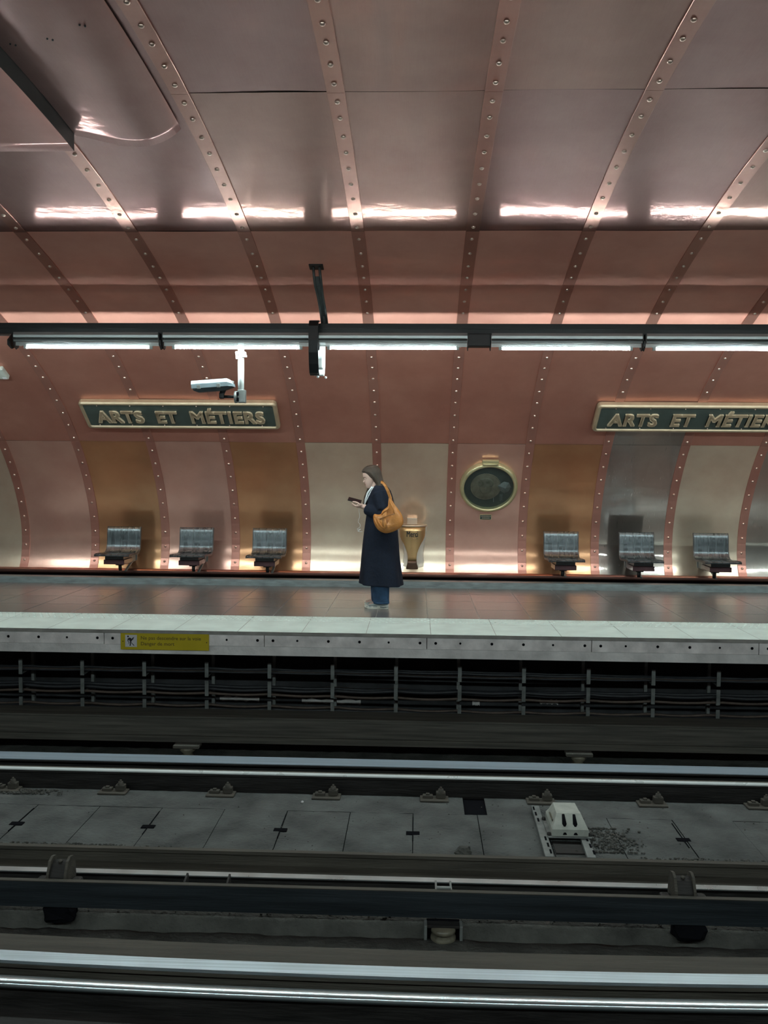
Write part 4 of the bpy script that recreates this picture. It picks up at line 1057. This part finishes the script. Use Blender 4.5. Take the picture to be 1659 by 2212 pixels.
# ------------------------------------------------------------ the woman
WX, WY = -.46, 9.83
person = thing('person', 'person in a long navy coat looking down at a phone, facing left', 'person', (WX, WY, 0))
def to_mesh_obj(o, name, mat, parent, mods, smooth=True):
    for kind, kw in mods:
        md = o.modifiers.new(kind, kind)
        for k_, v_ in kw.items(): setattr(md, k_, v_)
    dg = bpy.context.evaluated_depsgraph_get(); dg.update()
    me = bpy.data.meshes.new_from_object(o.evaluated_get(dg)); me.materials.clear(); me.materials.append(mat)
    n = bpy.data.objects.new(name, me); COL.objects.link(n); old = o.data; bpy.data.objects.remove(o); bpy.data.meshes.remove(old)
    for p_ in me.polygons: p_.use_smooth = smooth
    n.parent = parent; n.location = -parent_world(parent); return n
# --- head in its own frame: a forward, b left, c up; chin at c=0
HT = [(-.004, .066, .034, .014), (.0, .078, .02, .026), (.02, .086, -.015, .040), (.04, .088, -.04, .050), (.06, .088, -.058, .057), (.085, .087, -.073, .063), (.11, .083, -.086, .069), (.135, .089, -.094, .073), (.16, .088, -.098, .075), (.185, .078, -.094, .071), (.205, .058, -.080, .058), (.22, .030, -.055, .036), (.227, .0, -.025, .012)]
def headrow(c):
    for i in range(len(HT) - 1):
        if HT[i][0] <= c <= HT[i + 1][0]:
            t_ = (c - HT[i][0]) / (HT[i + 1][0] - HT[i][0]); return [HT[i][j] * (1 - t_) + HT[i + 1][j] * t_ for j in range(1, 4)]
    return HT[-1][1:]
def G(x, s): return math.exp(-x * x / (2 * s * s))
HP = Vector((-.508, WY, 1.372)); TIL = R(17)
def hw(a, b_, c):        # head frame to world, facing -X, nodding down
    ca, sa = math.cos(TIL), math.sin(TIL); a2 = a * ca + (c - .05) * sa; c2 = (c - .05) * ca - a * sa + .05
    return (HP.x - a2, HP.y - b_, HP.z + c2)
def head_rings(grow=0.0, n=40, c0=-.004, c1=.227, m_=34, feat=True):
    out = []
    for j in range(m_):
        c = c0 + (c1 - c0) * j / (m_ - 1); f_, b_, w_ = headrow(c); cen = (f_ + b_) / 2; la = (f_ - b_) / 2; ring = []
        for k in range(n):
            th = 2 * math.pi * k / n; ct, st_ = math.cos(th), math.sin(th)
            a = cen + (la + grow) * math.copysign(abs(ct) ** .85, ct); bb_ = (w_ + grow) * math.copysign(abs(st_) ** .9, st_)
            if feat and ct > 0:
                lat = bb_
                nb = max(0, min(1, (.125 - c) / .045)) if c > .078 else max(0, 1 - (.078 - c) / .012)
                a += .024 * nb * G(lat, .0085)
                a += .007 * G(lat, .018) * (G(c - .056, .005) + .9 * G(c - .043, .005)) - .005 * G(lat, .016) * G(c - .0495, .0025)
                a -= .010 * (G(lat - .03, .013) + G(lat + .03, .013)) * G(c - .112, .010)
                a += .004 * G(lat, .04) * G(c - .133, .008) + .005 * G(lat, .018) * G(c - .012, .010)
                a += .004 * (G(lat - .038, .015) + G(lat + .038, .015)) * G(c - .082, .016)
            ring.append(hw(a, bb_, c))
        out.append(ring)
    return out
body = MB(); body.loft(head_rings(), 0, True, True)
def seg(path, r_, n=14): body.tube(path, r_, n)
# ears
for s_ in (-1, 1): body.ball(hw(-.014, s_ * .068, .10), (.016, .005, .026), 10, 8)
seg([hw(-.02, 0, .06), (HP.x + .035, WY, 1.36), (-.43, WY, 1.30), (-.43, WY, 1.20)], [.052, .05, .055, .10], 16)
def ell(cx, cy, z, rx, ry, n=24): return [(cx + rx * math.cos(2 * math.pi * k / n), cy + ry * math.sin(2 * math.pi * k / n), z) for k in range(n)]
body.loft([ell(-.415, WY, z, rx, ry) for z, rx, ry in ((.78, .10, .15), (.88, .115, .17), (1.0, .10, .135), (1.1, .105, .14), (1.22, .10, .14), (1.30, .075, .12), (1.34, .045, .07))])
NL = WY - .175     # near (left) side
FL = WY + .175
Ls = {}
for s_, y_, xs_ in ((-1, WY - .09, -.395), (1, WY + .09, -.44)):
    seg([(-.42, y_, .86), (xs_ - .01, y_, .66), (xs_, y_, .46), (xs_ + .01, y_, .28), (xs_ + .012, y_, .09)], [.10, .082, .056, .058, .036])
    seg([(xs_ + .03, y_, .05), (xs_ - .05, y_, .045), (xs_ - .14, y_, .03)], [.036, .038, .026])
# arms
elbN, wrN = Vector((-.352, NL - .05, 1.07)), Vector((-.608, WY - .085, 1.150))
elbF, wrF = Vector((-.40, FL + .04, 1.07)), Vector((-.612, WY + .05, 1.135))
seg([(-.42, WY - .08, 1.27), (-.415, NL + .02, 1.275), tuple(elbN)], [.04, .045, .04]); seg([tuple(elbN), tuple(elbN.lerp(wrN, .4)), tuple(wrN)], [.042, .038, .026])
seg([(-.42, WY + .08, 1.27), (-.415, FL - .02, 1.275), tuple(elbF)], [.04, .045, .04]); seg([tuple(elbF), tuple(elbF.lerp(wrF, .4)), tuple(wrF)], [.042, .038, .026])
# hands: palms cradle the phone, five fingers each
PC = Vector((-.712, WY - .01, 1.214)); PT = R(14)       # phone centre; far end tips up
pd = Vector((-math.cos(PT), 0, math.sin(PT)))              # along the phone, away from the body
pn = Vector((math.sin(PT), 0, math.cos(PT)))               # screen normal (up)
def hand(wr, side):
    """side -1 near hand (supports from the near edge and below), +1 far hand"""
    palm = wr + Vector((-.045, -side * -.004, .012))
    body.ball(tuple(palm), (.046, .034, .017), 14, 10, 0, Matrix.Rotation(-PT, 3, 'Y'))
    body.tube([tuple(wr + Vector((.02, 0, -.004))), tuple(wr), tuple(palm)], [.026, .023, .022], 12)
    base = palm - pn * .004
    for i, (lat, ln) in enumerate(((.024, .068), (.008, .076), (-.008, .070), (-.022, .056))):
        # fingers run under the phone then curl up round its opposite edge
        y0 = palm.y + lat; st_ = Vector((palm.x - .022, y0, palm.z - .006))
        d = (pd * .8 + Vector((0, -side * .38, -.18))).normalized()
        p1 = st_ + d * ln * .42; p2 = p1 + (pd * .8 + Vector((0, -side * .25, .12))).normalized() * ln * .34; p3 = p2 + (pd * .55 + Vector((0, -side * .1, .55))).normalized() * ln * .26
        body.tube([tuple(st_), tuple(p1), tuple(p2), tuple(p3)], [.0088, .0084, .0076, .0062], 10)
        body.ball(tuple(p3), .0064, 8, 6)
    th0 = Vector((palm.x + .008, palm.y + side * .024, palm.z + .006)); th1 = th0 + Vector((-.028, side * .006, .022)); th2 = th1 + Vector((-.03, -side * .012, .010)); th3 = th2 + Vector((-.022, -side * .008, .002))
    body.tube([tuple(th0), tuple(th1), tuple(th2), tuple(th3)], [.0125, .0105, .0092, .0075], 10); body.ball(tuple(th3), .0077, 8, 6)
hand(wrN, -1); hand(wrF, 1)
bo = bpy.data.objects.new('body_tmp', body.mesh('body_tmp', M['skin'])); COL.objects.link(bo)
skin = to_mesh_obj(bo, 'body', M['skin'], person, [('REMESH', dict(mode='VOXEL', voxel_size=.0036, use_smooth_shade=True)), ('SMOOTH', dict(factor=.5, iterations=3))])
# eyes (lowered lids), brows, lips
for s_ in (-1, 1):
    b_ = MB(); b_.ball(hw(.071, s_ * .031, .110), (.012, .014, .010), 12, 8); b_.build('eyelid', M['skin'], person)
    b_ = MB(); b_.tube([hw(.0835 - abs(x - .031) * .35, s_ * x, .1035 + .0 * x) for x in (.017, .024, .031, .038, .046)], .0016, 6); b_.build('eyelashes', M['eye_dark'], person)
    b_ = MB(); b_.tube([hw(.089 - (x - .012) * .45, s_ * x, .1285 + .004 * math.sin((x - .012) * 80)) for x in (.014, .022, .031, .040, .049)], [.0015, .0024, .0026, .002, .001], 6); b_.build('eyebrow', M['eye_dark'], person)
b_ = MB(); b_.tube([hw(.0935 - x * x * 9, x, .0555 + .06 * abs(x)) for x in (-.026, -.015, 0, .015, .026)], [.0012, .003, .0036, .003, .0012], 8); b_.tube([hw(.0925 - x * x * 9, x, .0425 + .22 * abs(x)) for x in (-.026, -.015, 0, .015, .026)], [.0012, .003, .004, .003, .0012], 8); b_.build('lips', M['lips'], person)
# hair: cap with a face opening and long falls
b_ = MB()
def hring(pf, pb, half, n=56):
    # closed ring between a front and a back point, strands as shallow grooves
    pf, pb = Vector(pf), Vector(pb); c = (pf + pb) / 2; ax = (pf - pb) / 2; out = []
    for k in range(n):
        th = 2 * math.pi * k / n; g_ = 1 + .012 * math.sin(th * 13) + .008 * math.sin(th * 21 + 1)
        q = c + ax * (math.cos(th) * g_); out.append((q.x, c.y + half * math.copysign(abs(math.sin(th)) ** .85, math.sin(th)) * g_, q.z))
    return out
hr = [hring(hw(.012, 0, .246), hw(-.035, 0, .244), .014), hring(hw(.042, 0, .238), hw(-.075, 0, .232), .045), hring(hw(.070, 0, .222), hw(-.100, 0, .210), .068), hring(hw(.088, 0, .200), hw(-.115, 0, .185), .080), hring(hw(.080, 0, .184), hw(-.121, 0, .155), .087), hring(hw(.062, 0, .160), hw(-.123, 0, .13), .091),
      hring(hw(.046, 0, .134), hw(-.122, 0, .105), .091), hring(hw(.024, 0, .104), hw(-.120, 0, .07), .091), hring(hw(-.002, 0, .066), hw(-.118, 0, .035), .090), hring(hw(-.020, 0, .026), hw(-.118, 0, .0), .092)]
hr += [hring((-.484, WY, 1.366), (-.352, WY, 1.345), .097), hring((-.478, WY, 1.335), (-.322, WY, 1.315), .105), hring((-.42, WY, 1.29), (-.290, WY, 1.275), .112), hring((-.36, WY, 1.22), (-.268, WY, 1.21), .105), hring((-.32, WY, 1.14), (-.258, WY, 1.13), .08), hring((-.295, WY, 1.08), (-.262, WY, 1.08), .04)]
b_.loft(hr, 0, True, True)
def fall(cols, r0):
    for pth in cols: b_.tube(pth, [r0 * .6, r0, r0 * 1.1, r0, r0 * .8, r0 * .35][:len(pth)], 8)
for i in range(5):
    p0 = hw(.02 - .012 * i, -.082, .12); p1 = hw(.02 - .01 * i, -.09, .05); p2 = (-.565 + .012 * i, WY + .085, 1.33); p3 = (-.597 + .016 * i, WY + .07, 1.25); p4 = (-.612 + .018 * i, WY + .05, 1.17); p5 = (-.610 + .018 * i, WY + .05, 1.12)
    fall([[p0, p1, p2, p3, p4, p5]], .016)
ho = bpy.data.objects.new('hair_tmp', b_.mesh('hair_tmp', M['hair'])); COL.objects.link(ho)
to_mesh_obj(ho, 'long_hair', M['hair'], person, [('REMESH', dict(mode='VOXEL', voxel_size=.0045, use_smooth_shade=True)), ('SMOOTH', dict(factor=.5, iterations=3))])
# coat
cr = []
def cring(z, x0, x1, ry, n=48, fold=0.0, ph=0, dip=0.0, sq=.85):
    cx, rx = (x0 + x1) / 2, (x1 - x0) / 2; out = []
    for k in range(n):
        th = 2 * math.pi * k / n; ct, st_ = math.cos(th), math.sin(th)
        f_ = 1 + fold * (math.sin(5 * th + ph) + .6 * math.sin(8 * th + 1.3 * ph))
        out.append((cx + rx * f_ * math.copysign(abs(ct) ** sq, ct), WY + ry * f_ * math.copysign(abs(st_) ** sq, st_), z - dip * (1 + ct) / 2 + dip * .5))
    return out
co = MB()
rows_ = [(.262, -.662, -.158, .25, .045, .0, .03), (.30, -.658, -.165, .245, .044, .2, .03), (.42, -.648, -.185, .235, .036, .5, .0), (.56, -.636, -.20, .225, .022, .9, 0), (.72, -.622, -.212, .215, .016, 1.2, 0), (.86, -.606, -.222, .205, .012, 1.5, 0), (.98, -.59, -.235, .195, .008, 1.6, 0), (1.08, -.575, -.25, .192, .006, 1.8, 0), (1.18, -.572, -.265, .195, .004, 2, 0), (1.27, -.555, -.285, .20, .0, 2, 0), (1.325, -.53, -.305, .19, 0, 2, 0), (1.365, -.505, -.335, .15, 0, 2, 0), (1.388, -.485, -.36, .085, 0, 2, 0)]
co.loft([cring(z, a, b__, ry, 48, fo, ph, dp) for z, a, b__, ry, fo, ph, dp in rows_], 0, True, True)
def sleeve(sh, el, wr):
    sh, el, wr = Vector(sh), Vector(el), Vector(wr); d = (wr - el).normalized(); c = el.lerp(wr, .86)
    co.tube([tuple(sh + Vector((0, 0, .0))), tuple(sh.lerp(el, .35)), tuple(sh.lerp(el, .75)), tuple(el + Vector((.015, 0, -.005))), tuple(el.lerp(wr, .3) + Vector((0, 0, -.01))), tuple(el.lerp(wr, .62) + Vector((0, 0, -.018))), tuple(c + Vector((0, 0, -.016)))], [.085, .09, .09, .084, .078, .074, .06], 20)
    co.ball(tuple(sh + Vector((0, (WY - sh.y) * .15, .0))), (.088, .085, .082), 20, 12)
sleeve((-.425, NL + .02, 1.305), elbN, wrN); sleeve((-.425, FL - .02, 1.305), elbF, wrF)
ho = bpy.data.objects.new('coat_tmp', co.mesh('coat_tmp', M['coat'])); COL.objects.link(ho)
to_mesh_obj(ho, 'coat', M['coat'], person, [('REMESH', dict(mode='VOXEL', voxel_size=.007, use_smooth_shade=True)), ('SMOOTH', dict(factor=.5, iterations=6))])
b_ = MB()
for s_ in (-1, 1):
    b_.tube([(-.512, WY + s_ * .045, 1.37), (-.562, WY + s_ * .05, 1.30), (-.588, WY + s_ * .04, 1.22), (-.598, WY + s_ * .03, 1.15)], [.012, .012, .010, .008], 8)
b_.add([(-.515, WY - .05, 1.37), (-.515, WY + .05, 1.37), (-.600, WY + .03, 1.15), (-.600, WY - .03, 1.15)], [(0, 1, 2, 3)])
b_.build('shirt', M['shirt'], person)
b_ = MB(); b_.tube([(-.495, WY - .085, 1.372), (-.535, WY - .092, 1.30), (-.572, WY - .10, 1.22), (-.60, WY - .09, 1.165)], .0055, 6); b_.build('pale_collar_edge', M['shirt'], person)
# jeans
for y_, xs_, nm in ((WY - .085, -.405, 'near'), (WY + .09, -.432, 'far')):
    b_ = MB(); rings = []
    for z, rx, dx in ((.70, .10, -.0), (.45, .10, 0), (.30, .098, 0), (.22, .096, 0), (.15, .094, .002), (.09, .092, .004), (.062, .090, .006), (.058, .084, .006)):
        rings.append([(xs_ + dx + rx * math.cos(2 * math.pi * k / 28) * (1 + .02 * math.sin(3 * k + z * 40)), y_ + rx * .85 * math.sin(2 * math.pi * k / 28), z) for k in range(28)])
    b_.loft(rings); b_.build('jeans_leg', M['jeans'], person)
    b_ = MB(); b_.loft([[(xs_ + .006 + .093 * math.cos(2 * math.pi * k / 28), y_ + .079 * math.sin(2 * math.pi * k / 28), z) for k in range(28)] for z in (.056, .076)]); b_.build('jeans_hem', M['jeans'], person)
# shoes
def shoe(xh, y_):
    """heel at xh, pointing -X"""
    b_ = MB(); rings = []
    for u, w_, zt in ((0, .028, .05), (.04, .038, .075), (.25, .040, .085), (.42, .041, .082), (.6, .046, .062), (.78, .047, .048), (.92, .038, .04), (1.0, .018, .03)):
        x = xh - .262 * u; zt = zt * 1.12; rings.append([(x, y_ + w_ * 1.08 * math.cos(a), .018 + max(0, math.sin(a)) * (zt - .018) - (.0 if math.sin(a) >= 0 else .006)) for a in [2 * math.pi * k / 16 for k in range(16)]])
    b_.loft(rings); b_.build('shoe_upper', M['shoe'], person)
    b_ = MB(); pts = []
    out = [(-.004, .030), (.04, .042), (.25, .044), (.5, .046), (.7, .051), (.88, .044), (1.0, .026), (1.035, .0)]
    loop = [(xh - .262 * u, w_) for u, w_ in out]
    ring = [(x, y_ - w_) for x, w_ in loop] + [(x, y_ + w_) for x, w_ in loop[::-1][1:]]
    def zt(x): return .030 + .008 * max(0, (x - xh + .1) / .1) + .016 * max(0, ((xh - .22) - x) / .05) ** 2
    b_.loft([[(x, y, .0015 + .014 * max(0, ((xh - .2) - x) / .07) ** 2) for x, y in ring], [(x, y, zt(x) * .5) for x, y in ring], [(xh + (x - xh) * .99, y_ + (y - y_) * .97, zt(x)) for x, y in ring]], 0, True, False); b_.build('shoe_sole', M['shoe_sole'], person)
    b_ = MB()
    for i in range(4):
        x = xh - .115 - .026 * i; z = .083 - .0105 * i; b_.tube([(x + .006, y_ - .036, z - .02), (x, y_ - .015, z + .002), (x - .004, y_ + .015, z + .002), (x + .004, y_ + .036, z - .02)], .003, 6)
    b_.build('laces', M['shirt'], person)
    b_ = MB(); b_.tube([(xh - .01, y_ - .041, .05), (xh - .06, y_ - .045, .038), (xh - .12, y_ - .046, .05), (xh - .17, y_ - .048, .034), (xh - .22, y_ - .044, .036)], .004, 6); b_.tube([(xh + .0, y_ - .034, .022), (xh - .055, y_ - .047, .016), (xh - .09, y_ - .048, .022)], .006, 6); b_.build('shoe_trim', M['shoe_grey'], person)
shoe(-.318, WY - .09); shoe(-.330, WY + .09)
# phone and its cord
t = thing('phone', 'dark phone held in both hands of the woman', 'phone', PC)
rt_ = Matrix((( -pd.x, 0, pn.x), (0, 1, 0), (-pd.z, 0, pn.z))) @ Matrix.Rotation(R(24), 3, 'X')
qn = rt_ @ Vector((0, 0, 1))
MB().box(tuple(PC), (.152, .076, .014), rt_, 0, .004).build('case', M['phone'], t)
MB().box(tuple(PC + qn * .0054), (.142, .067, .001), rt_, 0).build('screen', M['phone'], t)
b_ = MB(); b_.box(tuple(PC - qn * .007 + pd * .05 + Vector((0, .012, 0))), (.03, .03, .004), rt_, 0, .001); b_.build('lens_bump', M['phone'], t)
cd = MB(); cpts = [(-.655, WY - .03, 1.19), (-.66, WY - .05, 1.10), (-.652, WY - .06, 1.035), (-.668, WY - .06, .975), (-.646, WY - .07, .945), (-.648, WY - .08, .915), (-.676, WY - .07, .895), (-.668, WY - .05, .885), (-.640, WY - .07, .892), (-.655, WY - .10, .880), (-.67, WY - .1, .874), (-.645, WY - .12, .868), (-.61, WY - .14, .87)]
sp = []
for i in range(len(cpts) - 1):
    for j in range(5):
        t_ = j / 5; a, b0, b1, c1 = [Vector(cpts[max(0, min(len(cpts) - 1, i + q))]) for q in (-1, 0, 1, 2)]
        sp.append(tuple(.5 * ((2 * b0) + (b1 - a) * t_ + (2 * a - 5 * b0 + 4 * b1 - c1) * t_ ** 2 + (3 * b0 - a - 3 * b1 + c1) * t_ ** 3)))
cd.tube(sp, .0022, 6); cd.build('cord', M['shirt'], t)['label'] = 'thin white dangling cord'
# shoulder bag
BGY = WY - .285
t = thing('shoulder_bag', 'tan leather slouchy shoulder bag hanging at the woman back hip', 'bag', (-.31, BGY, .9))
S_ = 9.55 / 1877.0
def bp_(px_, py_, y_=BGY):      # drawing scale of the bag outline, metres
    return (-.505 + (px_ - 808) * .00512, 1.425 - (py_ - 1042) * .00512)
outl = [(846, 1070), (851, 1078), (858, 1090), (866, 1100), (873, 1110), (877, 1122), (877, 1130), (872, 1138), (862, 1145), (850, 1150), (838, 1152), (826, 1148), (817, 1139), (812, 1126), (811, 1114), (814, 1109), (822, 1112), (829, 1110), (830, 1104), (836, 1098), (843, 1094), (845, 1086), (844, 1076)]
pts = [Vector((bp_(*q)[0], 0, bp_(*q)[1])) for q in outl]
# densify
dn = []
for a, b__ in zip(pts, pts[1:] + pts[:1]):
    for j in range(3): dn.append(a.lerp(b__, j / 3))
for _ in range(2): dn = [(dn[i - 1] + dn[i] * 2 + dn[(i + 1) % len(dn)]) / 4 for i in range(len(dn))]
cen = Vector((-.335, 0, .965))
rings = []
for j in range(-6, 7):
    ph = math.pi / 2 * j / 6.01; f_ = math.cos(ph) ** .7; yy = math.sin(ph)
    rings.append([tuple(Vector((cen.x + (p.x - cen.x) * f_, BGY + yy * .07 * (1.0 if p.z < 1.15 else .45) + .010 * noise.noise(Vector((p.x * 14 * f_, j * .3, p.z * 14 * f_))), cen.z + (p.z - cen.z) * f_))) for p in dn])
b_ = MB(); b_.loft(rings, 0, True, True); b_.build('bag_body', M['tan'], t)
b_ = MB()
def bl(pp, r_, yo=-.066, mi=0):
    b_.tube([(bp_(*q)[0], BGY + yo + (q[2] if len(q) > 2 else 0), bp_(*q)[1]) if len(q) == 2 else (bp_(q[0], q[1])[0], BGY + yo + q[2], bp_(q[0], q[1])[1]) for q in pp], r_, 8)
bl([(826, 1120), (836, 1116), (846, 1112), (856, 1109)], .004); b_.build('zip', M['tan_dark'], t)
b_ = MB(); bl([(838, 1121), (838.5, 1130), (839, 1140)], [.009, .009, .007], -.07); b_.build('zip_pull_tab', M['tan'], t)
b_ = MB(); bl([(833, 1118), (833, 1128), (834, 1136)], .004, -.069); bl([(841, 1118), (841.5, 1132), (842, 1139)], .003, -.069); b_.build('pocket_fold', M['tan_dark'], t)
b_ = MB(); bl([(815, 1119, .022), (819, 1130, .01), (826, 1139, .008), (834, 1146, .016)], [.007, .008, .008, .006], -.064); bl([(820, 1117, .014), (824, 1127, 0), (830, 1136, .0), (837, 1143, .006)], [.007, .008, .008, .005], -.066); b_.build('tassel', M['tan'], t)
b_ = MB(); bl([(830, 1111, .02), (836, 1103, .012), (843, 1099, .014), (846, 1094, .02)], [.006, .009, .008, .005], -.06); b_.build('top_fold', M['tan'], t)
b_ = MB(); bl([(848, 1080, .04), (852, 1092, .014), (856, 1102, .0), (858, 1110, 0)], [.006, .008, .007, .004], -.06); b_.build('side_fold', M['tan'], t)
b_ = MB(); path = [(827, 1041.5, .085), (832, 1043.5, .05), (837, 1050, .035), (841.5, 1059, .03), (845, 1068, .035), (847, 1074, .04)]
def belt(pp, w_, th):
    rings = []
    for i, (x, y, o) in enumerate(pp):
        a = pp[max(0, i - 1)]; c_ = pp[min(len(pp) - 1, i + 1)]; X, Z = bp_(x, y)
        T_ = Vector((c_[0] - a[0], 0, -(c_[1] - a[1]))).normalized(); s2 = Vector((-T_.z, 0, T_.x)) * w_ / 2; c0 = Vector((X, BGY - .05 + o, Z))
        yv = Vector((0, th / 2, 0)); rings.append([tuple(c0 + s2 - yv), tuple(c0 - s2 - yv), tuple(c0 - s2 + yv), tuple(c0 + s2 + yv)])
    return rings
b_.loft(belt(path, .024, .008), 0, True, False); b_.build('strap', M['tan'], t)
b_ = MB(); b_.loft(belt([(827, 1041.5, .10), (829, 1040.5, .17), (834, 1046, .22), (842, 1060, .235), (848, 1076, .21), (851, 1090, .15)], .024, .008), 0, True, False); b_.build('strap_back', M['tan'], t)
